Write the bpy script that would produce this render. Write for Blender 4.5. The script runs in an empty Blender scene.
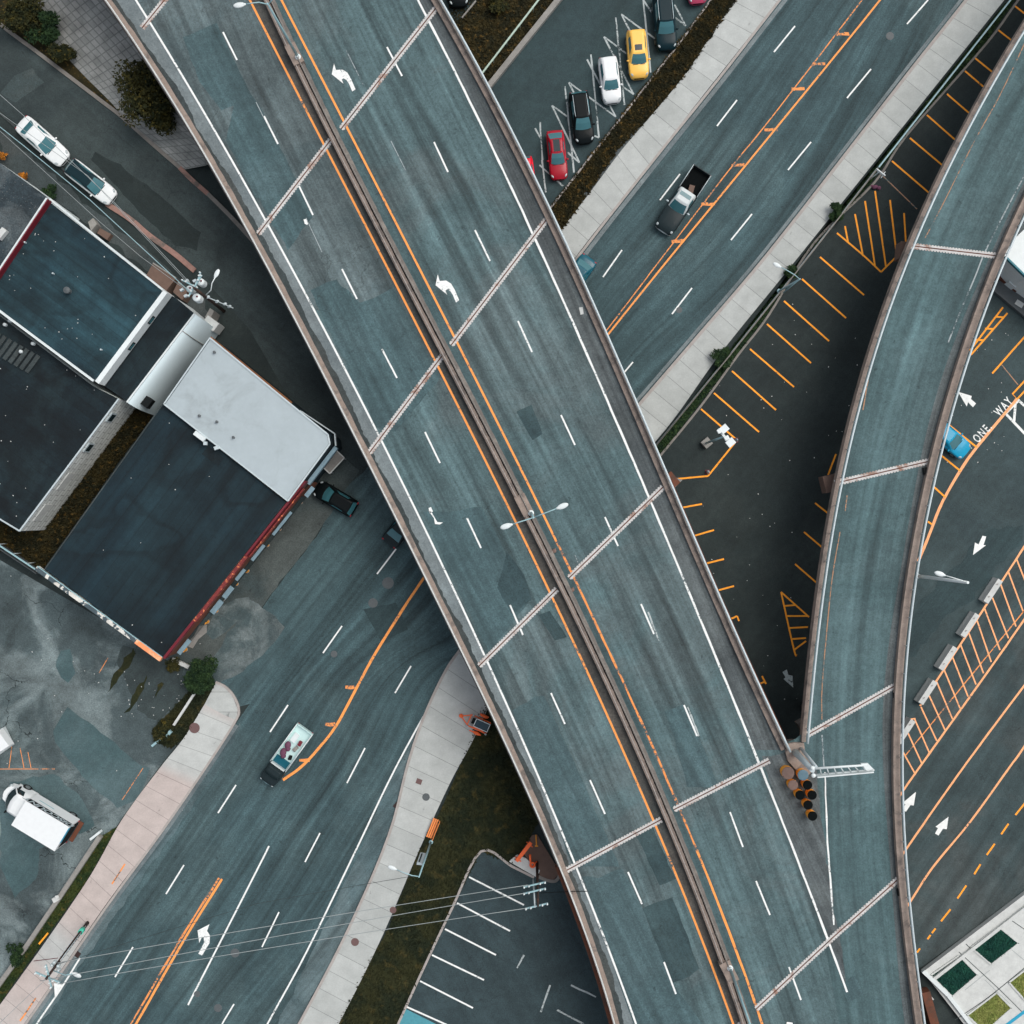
import bpy, bmesh, math, random
import numpy as np
from mathutils import Vector, Matrix
random.seed(7)
R = math.radians
scene = bpy.context.scene
col = scene.collection

# ------------------------------------------------------------------ camera, sky, sun, exposure
H = 95.0                                   # flying height over the ground, metres
cam_d = bpy.data.cameras.new('camera'); cam = bpy.data.objects.new('camera', cam_d); col.objects.link(cam)
cam.location = (0, 0, H); cam.rotation_euler = (0, 0, 0)
cam_d.sensor_width = 36; cam_d.lens = 36*1000/1024; cam_d.clip_start = 0.5; cam_d.clip_end = 3000
scene.camera = cam
world = bpy.data.worlds.new('World'); scene.world = world; world.use_nodes = True
wt = world.node_tree; bg = wt.nodes['Background']
sky = wt.nodes.new('ShaderNodeTexSky'); sky.sky_type = 'NISHITA'; sky.sun_disc = False
SUN_EL, SUN_AZ = 58, 58                    # azimuth measured from +Y towards +X
sky.sun_elevation = R(SUN_EL); sky.sun_rotation = R(SUN_AZ)
sky.dust_density = 4.0; sky.air_density = 1.0; sky.ozone_density = 1.0
hs = wt.nodes.new('ShaderNodeHueSaturation'); hs.inputs['Saturation'].default_value = 0.38
wt.links.new(sky.outputs[0], hs.inputs['Color']); wt.links.new(hs.outputs[0], bg.inputs['Color'])
bg.inputs['Strength'].default_value = 0.15
sd = bpy.data.lights.new('sun', 'SUN'); sd.energy = 1.05; sd.angle = R(42); sd.color = (1.0, .95, .88)
sun = bpy.data.objects.new('sun', sd); col.objects.link(sun)
dv = Vector((math.sin(R(SUN_AZ))*math.cos(R(SUN_EL)), math.cos(R(SUN_AZ))*math.cos(R(SUN_EL)), math.sin(R(SUN_EL))))
sun.rotation_euler = (-dv).to_track_quat('-Z', 'Y').to_euler(); sun.location = (40, 40, 80)
scene.view_settings.view_transform = 'Standard'; scene.view_settings.look = 'None'
scene.view_settings.exposure = 0.12; scene.view_settings.gamma = 1.0

def P(px, py, z=0.0):
    k = (H-z)/1000
    return Vector(((px-512)*k, (512-py)*k, z))
def PX(pts, z=0.0): return [P(a, b, z) for a, b in pts]
def Q(ox, oy, pts): return [(ox+a/4, oy+b/4) for a, b in pts]     # four-times enlarged tile coordinates

# ------------------------------------------------------------------ materials
def lin(c):
    return tuple(((v/255)/12.92 if v/255 <= .04045 else ((v/255+.055)/1.055)**2.4) for v in c)
class NT:
    def __init__(s, name):
        s.m = bpy.data.materials.new(name); s.m.use_nodes = True; s.t = s.m.node_tree
        s.b = s.t.nodes['Principled BSDF']
    def n(s, typ, **k):
        o = s.t.nodes.new(typ)
        for a, v in k.items(): setattr(o, a, v)
        return o
    def l(s, a, b): s.t.links.new(a, b)
    def math(s, op, a, b=None, c=None, clamp=False):
        o = s.n('ShaderNodeMath', operation=op, use_clamp=clamp)
        for i, v in enumerate((a, b, c)):
            if v is None: continue
            if isinstance(v, (int, float)): o.inputs[i].default_value = v
            else: s.l(v, o.inputs[i])
        return o.outputs[0]
    def pos(s): return s.n('ShaderNodeNewGeometry').outputs['Position']
    def uv(s): return s.n('ShaderNodeUVMap', uv_map='UVMap').outputs[0]
    def mapv(s, v, scale):
        o = s.n('ShaderNodeVectorMath', operation='MULTIPLY'); s.l(v, o.inputs[0]); o.inputs[1].default_value = scale
        return o.outputs[0]
    def noise(s, v, scale, detail=3, rough=.5, dist=0.0):
        o = s.n('ShaderNodeTexNoise'); s.l(v, o.inputs['Vector']); o.inputs['Scale'].default_value = scale
        o.inputs['Detail'].default_value = detail; o.inputs['Roughness'].default_value = rough; o.inputs['Distortion'].default_value = dist
        return o.outputs['Fac']
    def ramp(s, f, lo, hi):                       # smooth 0..1 between lo and hi
        o = s.n('ShaderNodeMapRange', interpolation_type='SMOOTHSTEP'); s.l(f, o.inputs[0])
        o.inputs[1].default_value = lo; o.inputs[2].default_value = hi
        return o.outputs[0]
    def mix(s, f, a, b):
        o = s.n('ShaderNodeMix', data_type='RGBA')
        if isinstance(f, (int, float)): o.inputs[0].default_value = f
        else: s.l(f, o.inputs[0])
        for i, v in ((6, a), (7, b)):
            if isinstance(v, tuple): o.inputs[i].default_value = (*v[:3], 1)
            else: s.l(v, o.inputs[i])
        return o.outputs[2]
    def scale(s, c, f):
        o = s.n('ShaderNodeVectorMath', operation='SCALE')
        if isinstance(c, tuple): o.inputs[0].default_value = c
        else: s.l(c, o.inputs[0])
        s.l(f, o.inputs['Scale']); return o.outputs[0]
    def done(s, c, rough=.85, bump=None, bs=.3, spec=.3, metal=0):
        if isinstance(c, tuple): s.b.inputs['Base Color'].default_value = (*c[:3], 1)
        else: s.l(c, s.b.inputs['Base Color'])
        s.b.inputs['Roughness'].default_value = rough; s.b.inputs['Specular IOR Level'].default_value = spec
        s.b.inputs['Metallic'].default_value = metal
        if bump is not None:
            bn = s.n('ShaderNodeBump'); bn.inputs['Strength'].default_value = bs; bn.inputs['Distance'].default_value = .05
            s.l(bump, bn.inputs['Height']); s.l(bn.outputs[0], s.b.inputs['Normal'])
        return s.m

def asphalt(name, c, c2=None, streak=1.6, blotch=1.4, grain=1.3, su=.9, mixlo=.45, mixhi=.65, crack=0.0, msc=.09, seam=0):
    t = NT(name); p = t.pos(); uv = t.uv()
    n1 = t.noise(t.mapv(uv, (su, .022, 1)), 1.0, 4, .6)
    n1b = t.noise(t.mapv(uv, (su*3.5, .06, 1)), 1.0, 3, .6)
    n2 = t.noise(p, .22, 5, .6, .4)
    n3 = t.noise(p, 7.5, 3, .85)
    n4 = t.noise(p, 1.6, 4, .65)
    f = t.math('MULTIPLY_ADD', n1, streak, 1-streak/2)
    f = t.math('MULTIPLY', f, t.math('MULTIPLY_ADD', n1b, streak*.55, 1-streak*.275))
    f = t.math('MULTIPLY', f, t.math('MULTIPLY_ADD', n2, blotch, 1-blotch/2))
    f = t.math('MULTIPLY', f, t.math('MULTIPLY_ADD', n3, grain*1.6, 1-grain*.8))
    f = t.math('MULTIPLY', f, t.math('MULTIPLY_ADD', n4, .7, .65))
    sp_ = t.ramp(t.noise(p, 1.3, 3, .6), .66, .74)
    f = t.math('MULTIPLY', f, t.math('MULTIPLY_ADD', sp_, -.38, 1))
    sp2 = t.ramp(t.noise(t.mapv(uv, (1.6, .25, 1)), 1.0, 5, .7), .60, .74)
    f = t.math('MULTIPLY', f, t.math('MULTIPLY_ADD', sp2, .28*min(1, streak), 1))
    if seam:
        sx = t.n('ShaderNodeSeparateXYZ'); t.l(uv, sx.inputs[0]); fr = t.math('FRACT', t.math('DIVIDE', sx.outputs['X'], seam))
        f = t.math('MULTIPLY', f, t.math('MULTIPLY_ADD', t.math('LESS_THAN', fr, .07), -.22, 1))
        wn = t.n('ShaderNodeTexWhiteNoise', noise_dimensions='1D'); t.l(t.math('FLOOR', t.math('DIVIDE', sx.outputs['X'], seam)), wn.inputs['W'])
        f = t.math('MULTIPLY', f, t.math('MULTIPLY_ADD', wn.outputs['Value'], .22, .89))
        pn = t.noise(p, .16, 2, .4, .3)
        rg = t.math('SUBTRACT', t.ramp(pn, .50, .56), t.ramp(pn, .57, .60))
        f = t.math('MULTIPLY', f, t.math('MULTIPLY_ADD', rg, -.30, 1))
    f = t.math('MAXIMUM', f, .12)
    tn = (.91, .93, .93); c = tuple(v*k for v, k in zip(c, tn)); c2 = c2 and tuple(v*k for v, k in zip(c2, tn))
    base = lin(c)
    if c2 is not None:
        mk_ = t.ramp(t.noise(p, msc, 6, .62, .8), mixlo, mixhi)
        base = t.mix(mk_, lin(c), lin(c2))
    colr = t.scale(base, f)
    if crack:
        vz = t.n('ShaderNodeTexVoronoi', feature='DISTANCE_TO_EDGE'); 
        dp = t.n('ShaderNodeVectorMath', operation='ADD'); t.l(p, dp.inputs[0])
        nz = t.n('ShaderNodeTexNoise'); t.l(p, nz.inputs['Vector']); nz.inputs['Scale'].default_value = .5; nz.inputs['Detail'].default_value = 5
        ms = t.n('ShaderNodeVectorMath', operation='SCALE'); t.l(nz.outputs['Color'], ms.inputs[0]); ms.inputs['Scale'].default_value = 3.5
        t.l(ms.outputs[0], dp.inputs[1]); t.l(dp.outputs[0], vz.inputs['Vector']); vz.inputs['Scale'].default_value = .16
        cr = t.math('LESS_THAN', vz.outputs['Distance'], .005)
        cr = t.math('MULTIPLY', cr, t.ramp(t.noise(p, .13, 3), .44, .56))
        colr = t.mix(t.math('MULTIPLY', cr, crack), colr, lin((26, 34, 35)))
    return t.done(colr, .82, n3, .25, .35)

def paint(name, c, wear=.42, under=(70, 88, 92)):
    t = NT(name); p = t.pos()
    m = t.ramp(t.math('ADD', t.math('MULTIPLY', t.noise(p, 4.2, 5, .75), .6), t.math('MULTIPLY', t.noise(p, .35, 3), .4)), wear-.035, wear+.05)
    f = t.math('MULTIPLY_ADD', t.noise(p, 3, 4), .4, .8)
    return t.done(t.mix(m, lin(under), t.scale(lin(c), f)), .7)

def plain(name, c, rough=.6, var=.5, sc=1.2, metal=0, spec=.4, c2=None, lo=.5, hi=.65, msc=.6):
    t = NT(name); p = t.pos()
    f = t.math('MULTIPLY', t.math('MULTIPLY_ADD', t.noise(p, sc, 5, .65), var, 1-var/2), t.math('MULTIPLY_ADD', t.noise(p, sc*6, 3, .6), var*.6, 1-var*.3))
    b = lin(c)
    if c2: b = t.mix(t.ramp(t.noise(p, msc, 6, .65, .5), lo, hi), lin(c), lin(c2))
    return t.done(t.scale(b, f), rough, None, .3, spec, metal)

def slabs(name, c, c2, period=1.9, cpink=None):
    t = NT(name); p = t.pos(); uv = t.uv()
    sp = t.n('ShaderNodeSeparateXYZ'); t.l(uv, sp.inputs[0])
    v = t.math('DIVIDE', sp.outputs['Y'], period)
    fr = t.math('FRACT', v); idn = t.math('FLOOR', v)
    joint = t.math('LESS_THAN', fr, .028)
    wn = t.n('ShaderNodeTexWhiteNoise', noise_dimensions='1D'); t.l(idn, wn.inputs['W'])
    base = t.mix(wn.outputs['Value'], lin(c), lin(c2))
    if cpink: base = t.mix(t.math('MULTIPLY', t.ramp(t.noise(t.mapv(uv, (0, .045, 0)), 1.0, 2), .47, .53), .85), base, lin(cpink))
    f = t.math('MULTIPLY_ADD', t.noise(p, .7, 6, .65), .55, .72)
    f = t.math('MULTIPLY', f, t.math('MULTIPLY_ADD', t.noise(p, 7, 3, .7), .35, .82))
    f = t.math('MULTIPLY', f, t.math('MULTIPLY_ADD', joint, -.42, 1))
    st = t.ramp(t.noise(t.mapv(uv, (1.2, .5, 0)), 1.0, 5, .7), .63, .72)
    f = t.math('MULTIPLY', f, t.math('MULTIPLY_ADD', st, -.38, 1))
    return t.done(t.scale(base, f), .85)

def leafy(name, c1, c2, c3, sc=.8):
    t = NT(name); p = t.pos()
    m = t.mix(t.ramp(t.noise(p, sc, 4, .6), .40, .60), lin(c1), lin(c2))
    m = t.mix(t.ramp(t.noise(p, sc*2.7, 3, .6), .56, .68), m, lin(c3))
    f = t.math('MULTIPLY_ADD', t.noise(p, 5, 3, .8), 1.6, .2)
    return t.done(t.scale(m, f), .8, spec=.15)

def carpaint(name, c, metal=.0, rough=.28):
    dark = max(c) < 70
    t = NT(name); t.b.inputs['Coat Weight'].default_value = .08 if dark else .2; t.b.inputs['Coat Roughness'].default_value = .08
    f = t.math('MULTIPLY_ADD', t.noise(t.pos(), 2.5, 3), .12, .94)
    return t.done(t.scale(lin(c), f), rough, metal=metal, spec=.10 if dark else .3)

M = {}
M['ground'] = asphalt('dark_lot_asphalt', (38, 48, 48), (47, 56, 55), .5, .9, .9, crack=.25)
M['boulevard'] = asphalt('boulevard_asphalt', (64, 85, 89), (73, 93, 96), 2.2, .9, 1.2, su=.6)
M['deck'] = asphalt('overpass_asphalt', (84, 105, 108), (92, 106, 108), 2.6, .9, 1.1, su=.6, crack=.2)
M['deck_old'] = asphalt('old_overpass_asphalt', (93, 105, 107), (84, 99, 102), 2.3, 1.0, 1.1, su=.6, crack=.4)
M['ramp'] = asphalt('ramp_asphalt', (77, 100, 103), (85, 107, 110), 2.0, .6, .9, su=.5)
M['patch'] = asphalt('patch_asphalt', (73, 95, 99), (80, 101, 105), 1.6, .9, 1.0, su=.6, crack=.3)
M['patch_dark'] = asphalt('dark_patch_asphalt', (54, 74, 78), (64, 84, 87), 1.0, .9, 1.0)
M['shoulder_pale'] = asphalt('pale_shoulder', (126, 134, 136), (112, 121, 124), .5, 1.2, .8, su=1.5)
M['shoulder_dark'] = asphalt('dark_shoulder', (86, 92, 94), (98, 104, 105), 1.9, 1.3, 1.1, su=1.5)
M['stain'] = asphalt('gutter_stain', (62, 70, 71), (74, 78, 77), .5, 1.3, 1.2)
M['gutter'] = asphalt('median_gutter', (92, 87, 82), (78, 80, 78), .8, 1.4, 1.3, su=2)
M['street'] = asphalt('side_street_asphalt', (62, 72, 72), (52, 62, 63), .5, 1.2, 1.0, crack=.5)
M['apron'] = asphalt('storefront_paving', (80, 86, 84), (66, 78, 79), .5, 1.5, 1.1)
M['chalk'] = asphalt('chalky_worn_paving', (72, 86, 88), (124, 132, 132), .5, 1.4, 1.0, mixlo=.40, mixhi=.70, msc=.35)
M['worn'] = asphalt('worn_lot_asphalt', (116, 127, 128), (76, 88, 90), .4, 2.2, 1.2, mixlo=.43, mixhi=.56, crack=.9, msc=.12)
M['worn_teal'] = asphalt('newer_lot_asphalt', (72, 95, 98), (84, 104, 107), .4, .9, .8)
M['top_lot'] = asphalt('upper_lot_asphalt', (52, 70, 73), (48, 64, 66), .5, .8, .8)
M['low_lot'] = asphalt('lower_lot_asphalt', (52, 67, 71), (58, 74, 78), .5, 1.2, 1.0, crack=.4)
M['east_lot'] = asphalt('east_lot_asphalt', (62, 77, 79), (55, 70, 73), .5, .9, .8, crack=.2)
M['east_road'] = asphalt('east_road_asphalt', (62, 77, 79), (76, 84, 84), 1.4, 1.1, .9, su=.5, crack=.3)
M['wet'] = asphalt('tyre_darkened_asphalt', (50, 68, 71), None, 1.0, .7, .8)
M['white'] = paint('white_road_paint', (232, 235, 232), .40)
M['white_worn'] = paint('worn_white_road_paint', (175, 184, 184), .445, (58, 72, 74))
M['white_dim'] = paint('dull_white_road_paint', (176, 188, 188), .38, (50, 60, 60))
M['band'] = asphalt('pale_edge_asphalt', (98, 114, 117), (80, 99, 103), 1.6, 1.3, 1.0, su=.8)
M['white_thin'] = paint('thin_white_road_paint', (160, 170, 172), .455)
M['orange'] = paint('orange_road_paint', (248, 160, 84), .40)
M['orange_dim'] = paint('lot_orange_paint', (255, 164, 48), .36, (50, 55, 50))
M['orange_worn'] = paint('worn_orange_road_paint', (240, 152, 84), .462)
M['orange_pale'] = paint('pale_orange_road_paint', (250, 176, 122), .38)
M['tan_thin'] = paint('faded_tan_line', (170, 130, 100), .465, (80, 102, 105))
M['slab'] = slabs('sidewalk_slabs', (180, 184, 181), (170, 174, 171))
M['slab_pink'] = slabs('pinkish_sidewalk_slabs', (186, 190, 187), (178, 180, 177), 1.75, (186, 172, 166))
M['kerb'] = plain('kerb_stone', (164, 158, 153), .85, .6, 1.5)
M['kerb_pink'] = plain('reddish_kerb_stone', (148, 116, 106), .85, .9, 1.5, c2=(104, 94, 88))
M['kerb_grey'] = plain('grey_kerb_stone', (128, 124, 118), .85, .8, 1.5)
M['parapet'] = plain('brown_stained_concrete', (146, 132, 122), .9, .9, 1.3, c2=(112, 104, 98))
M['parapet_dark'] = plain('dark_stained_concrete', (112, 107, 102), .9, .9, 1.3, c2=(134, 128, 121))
M['concrete'] = plain('pale_concrete', (196, 199, 196), .85, .5, 1.2)
M['concrete_mid'] = plain('mid_concrete', (140, 138, 133), .85, .7, 1.2)
M['joint'] = plain('joint_header_concrete', (196, 195, 192), .85, .7, 3, c2=(150, 122, 108), lo=.52, hi=.66, msc=.8)
M['rust'] = plain('rusted_steel', (92, 52, 38), .8, .8, 2, c2=(64, 44, 38))
M['girder'] = plain('rust_brown_girder', (104, 62, 44), .8, .6, 1, c2=(84, 58, 46))
M['steel'] = plain('galvanised_steel', (188, 200, 203), .45, .3, 2, metal=.1)
M['steel_pale'] = plain('white_coated_steel', (214, 222, 222), .45, .2, 2)
M['steel_teal'] = plain('pale_blue_steel', (150, 184, 190), .45, .2, 2)
M['steel_green'] = plain('pale_green_rail_paint', (170, 190, 176), .5, .3, 2)
M['roof_teal'] = asphalt('dark_teal_roof_felt', (25, 50, 59), (36, 63, 71), 1.9, 1.7, .6, su=.5, seam=.95)
M['roof_dark'] = asphalt('dark_roof_felt', (17, 37, 45), (24, 44, 51), 1.5, 1.0, .5, su=.45, seam=.95)
M['roof_low'] = asphalt('low_roof_felt', (13, 28, 34), (27, 44, 49), .6, 1.9, .9, su=.5, seam=.95, msc=.2)
M['roof_grey'] = asphalt('gravelled_grey_roof', (52, 64, 70), (90, 98, 101), .8, 2.0, 1.5, su=.5, msc=.3)
M['roof_white'] = plain('white_roof_membrane', (166, 178, 182), .7, .22, .35, c2=(150, 160, 163), lo=.5, hi=.7, msc=.25)
M['wall_white'] = plain('white_painted_wall', (218, 226, 226), .7, .25, 1)
def brick():
    t = NT('white_painted_brick'); uv = t.uv()
    b = t.n('ShaderNodeTexBrick'); t.l(t.mapv(uv, (1, 1, 1)), b.inputs['Vector']); b.inputs['Scale'].default_value = 1.0
    b.inputs['Color1'].default_value = (*lin((226, 230, 226)), 1); b.inputs['Color2'].default_value = (*lin((206, 210, 205)), 1); b.inputs['Mortar'].default_value = (*lin((140, 142, 140)), 1)
    b.inputs['Brick Width'].default_value = 1.2; b.inputs['Row Height'].default_value = .55; b.inputs['Mortar Size'].default_value = .03
    return t.done(t.scale(b.outputs['Color'], t.math('MULTIPLY_ADD', t.noise(t.pos(), 1.2, 5, .7), .6, .7)), .85)
M['brick'] = brick()
M['silver'] = plain('curved_metal_cladding', (204, 220, 224), .5, .12, .6)
M['red'] = plain('red_fascia', (108, 28, 40), .5, .4, 2)
M['red_orange'] = plain('orange_red_sign_board', (118, 44, 42), .6, 1.3, 3, c2=(226, 130, 84), lo=.54, hi=.62, msc=2.4)
M['awning'] = plain('light_blue_awning', (120, 146, 158), .6, .7, 2.5)
M['mural'] = plain('faded_mural_panel', (70, 84, 90), .7, .8, 2, c2=(210, 208, 200), lo=.5, hi=.53, msc=1.0)
M['orange_panel'] = plain('orange_board', (242, 150, 100), .6, .4, 2, c2=(245, 196, 156))
M['grass'] = leafy('rough_dark_grass', (47, 49, 28), (33, 40, 26), (64, 60, 34), .35)
M['grass_green'] = leafy('mown_green_grass', (40, 56, 30), (54, 64, 30), (84, 78, 38), .8)
M['hedge'] = leafy('brown_ground_cover', (54, 48, 26), (38, 38, 24), (98, 78, 40), .9)
M['leaf_green'] = leafy('dark_green_leaves', (26, 44, 28), (40, 60, 34), (60, 78, 42), 1.2)
M['leaf_autumn'] = leafy('autumn_leaves', (34, 40, 24), (56, 55, 27), (88, 78, 32), 1.0)
M['leaf_orange'] = leafy('orange_leaves', (120, 76, 30), (196, 122, 38), (70, 50, 26), 2)
M['bark'] = plain('bark', (66, 54, 44), .9, .6, 4)
M['wood'] = plain('tarred_wood', (52, 42, 38), .9, .6, 3, c2=(84, 58, 46))
M['wood_brown'] = plain('brown_wood', (104, 84, 74), .8, .5, 2)
M['bench'] = plain('orange_bench_wood', (232, 140, 78), .55, .35, 3)
M['orange_plastic'] = plain('orange_plastic', (242, 106, 52), .45, .25, 3)
M['amber'] = plain('amber_plastic', (250, 166, 50), .45, .2, 3)
M['sand'] = plain('sand_brown', (118, 98, 90), .95, .5, 4)
M['black'] = plain('black_plastic', (12, 16, 17), .9, .3, 3, spec=.08)
M['blue_grey'] = plain('blue_grey_lid', (92, 120, 132), .55, .3, 3)
M['wire'] = plain('pale_cable', (150, 158, 158), .6, .1, 1)
M['wire_dark'] = plain('dark_cable', (50, 60, 60), .6, .1, 1)
M['manhole'] = plain('iron_cover', (84, 90, 92), .6, .6, 6)
M['manhole_brown'] = plain('rusty_iron_cover', (106, 82, 80), .7, .5, 6)
M['drain'] = plain('dark_rusty_grate', (54, 40, 38), .8, .8, 8)
M['glass'] = NT('tinted_glass').done(lin((58, 108, 116)), .06, spec=.6)
M['glass_dark'] = NT('dark_tinted_glass').done(lin((26, 44, 48)), .06, spec=.6)
M['tyre'] = plain('tyre_rubber', (22, 24, 24), .9, .2, 3)
M['rim'] = plain('alloy_rim', (150, 156, 158), .35, .1, 3, metal=.6)
M['lamp_glass'] = NT('clear_lamp_lens').done(lin((168, 178, 180)), .12, spec=.6)
M['tail_glass'] = NT('red_lamp_lens').done(lin((170, 40, 50)), .2, spec=.5)
M['trim'] = plain('black_trim', (24, 28, 29), .8, .1, 3, spec=.15)
M['solar'] = plain('solar_cells', (34, 62, 74), .15, .3, 3)
M['skylight_green'] = leafy('dark_green_turf_panel', (18, 58, 50), (26, 70, 58), (30, 76, 60), 1.0)
M['turf_olive'] = leafy('olive_turf_panel', (112, 124, 62), (130, 134, 74), (150, 150, 92), .6)
M['blue'] = plain('bright_blue_paint', (30, 150, 184), .5, .2, 2)
M['teal_line'] = plain('dark_teal_trim', (20, 110, 124), .5, .2, 2)
M['teal_patch'] = paint('teal_ground_paint', (78, 146, 158), .40, (60, 110, 120))

# ------------------------------------------------------------------ mesh builders
root_off = {}
class MB:
    def __init__(s): s.v = []; s.f = []; s.uv = None; s.sm = []
    def add(s, vs, fs, smooth=False, uvs=None):
        b = len(s.v); s.v += [Vector(v) for v in vs]
        s.f += [tuple(b+i for i in f) for f in fs]; s.sm += [smooth]*len(fs)
        if uvs is not None:
            if s.uv is None: s.uv = {}
            for i, u in enumerate(uvs): s.uv[b+i] = u
        return s
    def box(s, c, size, rz=0.0, tilt=None):
        x, y, z = (d/2 for d in size); m = Matrix.Rotation(rz, 3, 'Z')
        if tilt: m = m @ Matrix.Rotation(tilt, 3, 'Y')
        vs = [Vector(c)+m @ Vector((a*x, b*y, d*z)) for a in (-1, 1) for b in (-1, 1) for d in (-1, 1)]
        return s.add(vs, [(0, 1, 3, 2), (4, 6, 7, 5), (0, 4, 5, 1), (2, 3, 7, 6), (0, 2, 6, 4), (1, 5, 7, 3)])
    def beam(s, p0, p1, w, h):                    # box from p0 to p1 (centre line), w wide, h high
        p0, p1 = Vector(p0), Vector(p1); d = (p1-p0).normalized()
        n = Vector((-d.y, d.x, 0)); n = n.normalized() if n.length > 1e-6 else Vector((1, 0, 0)); u = d.cross(n).normalized()
        vs = [p+n*a*w/2+u*b*h/2 for p in (p0, p1) for a, b in ((-1, -1), (1, -1), (1, 1), (-1, 1))]
        return s.add(vs, [(0, 3, 2, 1), (4, 5, 6, 7), (0, 1, 5, 4), (1, 2, 6, 5), (2, 3, 7, 6), (3, 0, 4, 7)])
    def prism(s, poly, z0, z1):
        n = len(poly); a = sum(poly[i][0]*poly[(i+1) % n][1]-poly[(i+1) % n][0]*poly[i][1] for i in range(n))
        if a < 0: poly = poly[::-1]
        vs = [(p[0], p[1], z0) for p in poly]+[(p[0], p[1], z1) for p in poly]
        return s.add(vs, [tuple(range(n-1, -1, -1)), tuple(range(n, 2*n))]+[(i, (i+1) % n, n+(i+1) % n, n+i) for i in range(n)])
    def sheet(s, poly, z, ang=0.0):
        n = len(poly); a = sum(poly[i][0]*poly[(i+1) % n][1]-poly[(i+1) % n][0]*poly[i][1] for i in range(n))
        if a < 0: poly = poly[::-1]
        return s.add([(p[0], p[1], z) for p in poly], [tuple(range(n))])
    def tube(s, pts, r, n=8, r2=None, caps=True):
        pts = [Vector(p) for p in pts]; k = len(pts); vs = []
        for i, p in enumerate(pts):
            d = (pts[min(i+1, k-1)]-pts[max(i-1, 0)]).normalized()
            a = Vector((0, 0, 1)) if abs(d.z) < .9 else Vector((1, 0, 0))
            e1 = d.cross(a).normalized(); e2 = d.cross(e1)
            rr = r if r2 is None else r+(r2-r)*i/(k-1)
            vs += [p+e1*rr*math.cos(2*math.pi*j/n)+e2*rr*math.sin(2*math.pi*j/n) for j in range(n)]
        fs = [(i*n+j, i*n+(j+1) % n, (i+1)*n+(j+1) % n, (i+1)*n+j) for i in range(k-1) for j in range(n)]
        s.add(vs, fs, True)
        if caps:
            b = len(s.v)-n*k; s.f += [tuple(b+j for j in range(n))[::-1], tuple(b+(k-1)*n+j for j in range(n))]; s.sm += [False]*2
        return s
    def lathe(s, c, prof, n=16):                  # prof: (radius, z) from bottom to top
        vs = [(c[0]+r*math.cos(2*math.pi*j/n), c[1]+r*math.sin(2*math.pi*j/n), c[2]+z) for r, z in prof for j in range(n)]
        k = len(prof)
        fs = [(i*n+j, i*n+(j+1) % n, (i+1)*n+(j+1) % n, (i+1)*n+j) for i in range(k-1) for j in range(n)]
        s.add(vs, fs, False); b = len(s.v)-n*k
        s.f += [tuple(b+j for j in range(n))[::-1], tuple(b+(k-1)*n+j for j in range(n))]; s.sm += [False]*2
        return s
    def ellipsoid(s, c, rad, rz=0.0, nu=12, nv=7):
        m = Matrix.Rotation(rz, 3, 'Z'); c = Vector(c); vs = []
        for i in range(nv+1):
            th = math.pi*i/nv
            for j in range(nu):
                ph = 2*math.pi*j/nu
                vs.append(c+m @ Vector((rad[0]*math.sin(th)*math.cos(ph), rad[1]*math.sin(th)*math.sin(ph), -rad[2]*math.cos(th))))
        return s.add(vs, [(i*nu+j, i*nu+(j+1) % nu, (i+1)*nu+(j+1) % nu, (i+1)*nu+j) for i in range(nv) for j in range(nu)], True)
    def ribbon(s, pts, w, z=None, rag=0.0, off=0.0):   # flat strip along pts (xy), UV = across, along
        pts = [Vector((p[0], p[1])) for p in pts]; k = len(pts); vs = []; uvs = []; d0 = 0
        for i, p in enumerate(pts):
            d = (pts[min(i+1, k-1)]-pts[max(i-1, 0)]); d = d.normalized() if d.length else Vector((1, 0)); nn = Vector((-d.y, d.x))
            if i: d0 += (p-pts[i-1]).length
            a = off+w/2+random.uniform(-rag, rag); b = off-w/2+random.uniform(-rag, rag)
            vs += [(*(p+nn*a), z), (*(p+nn*b), z)]; uvs += [(a, d0), (b, d0)]
        s.add(vs, [(2*i+1, 2*i+3, 2*i+2, 2*i) for i in range(k-1)], False, uvs); return s
    def build(s, name, mat, parent=None, ang=0.0, label=None):
        me = bpy.data.meshes.new(name); off = root_off.get(parent.name, Vector()) if parent else Vector()
        vs = [v-off for v in s.v]
        me.from_pydata([tuple(v) for v in vs], [], s.f); me.materials.append(M[mat] if isinstance(mat, str) else mat)
        me.polygons.foreach_set('use_smooth', s.sm)
        ul = me.uv_layers.new(name='UVMap'); c_, s_ = math.cos(ang), math.sin(ang)
        vi = [0]*len(me.loops); me.loops.foreach_get('vertex_index', vi); out = []
        for i in vi:
            if s.uv is not None and i in s.uv: out += list(s.uv[i])
            else:
                v = s.v[i]; out += [v.x*c_+v.y*s_, -v.x*s_+v.y*c_+v.z*.0]
        ul.data.foreach_set('uv', out); me.update()
        o = bpy.data.objects.new(name, me); col.objects.link(o)
        if parent: o.parent = parent; root_off[o.name] = off
        if label: o['label'] = label
        return o
def tag(o, label, cat, group=None):
    o['label'] = label; o['category'] = cat
    if group: o['group'] = group
    return o
def struct(o, kind='structure'): o['kind'] = kind; return o
def thing(name, label, cat, loc=(0, 0, 0), rz=0.0, group=None, local=False):
    o = bpy.data.objects.new(name, None); col.objects.link(o); o.location = loc; o.rotation_euler = (0, 0, rz); o.empty_display_size = .5
    root_off[o.name] = Vector() if local else Vector(loc)
    return tag(o, label, cat, group)
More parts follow.
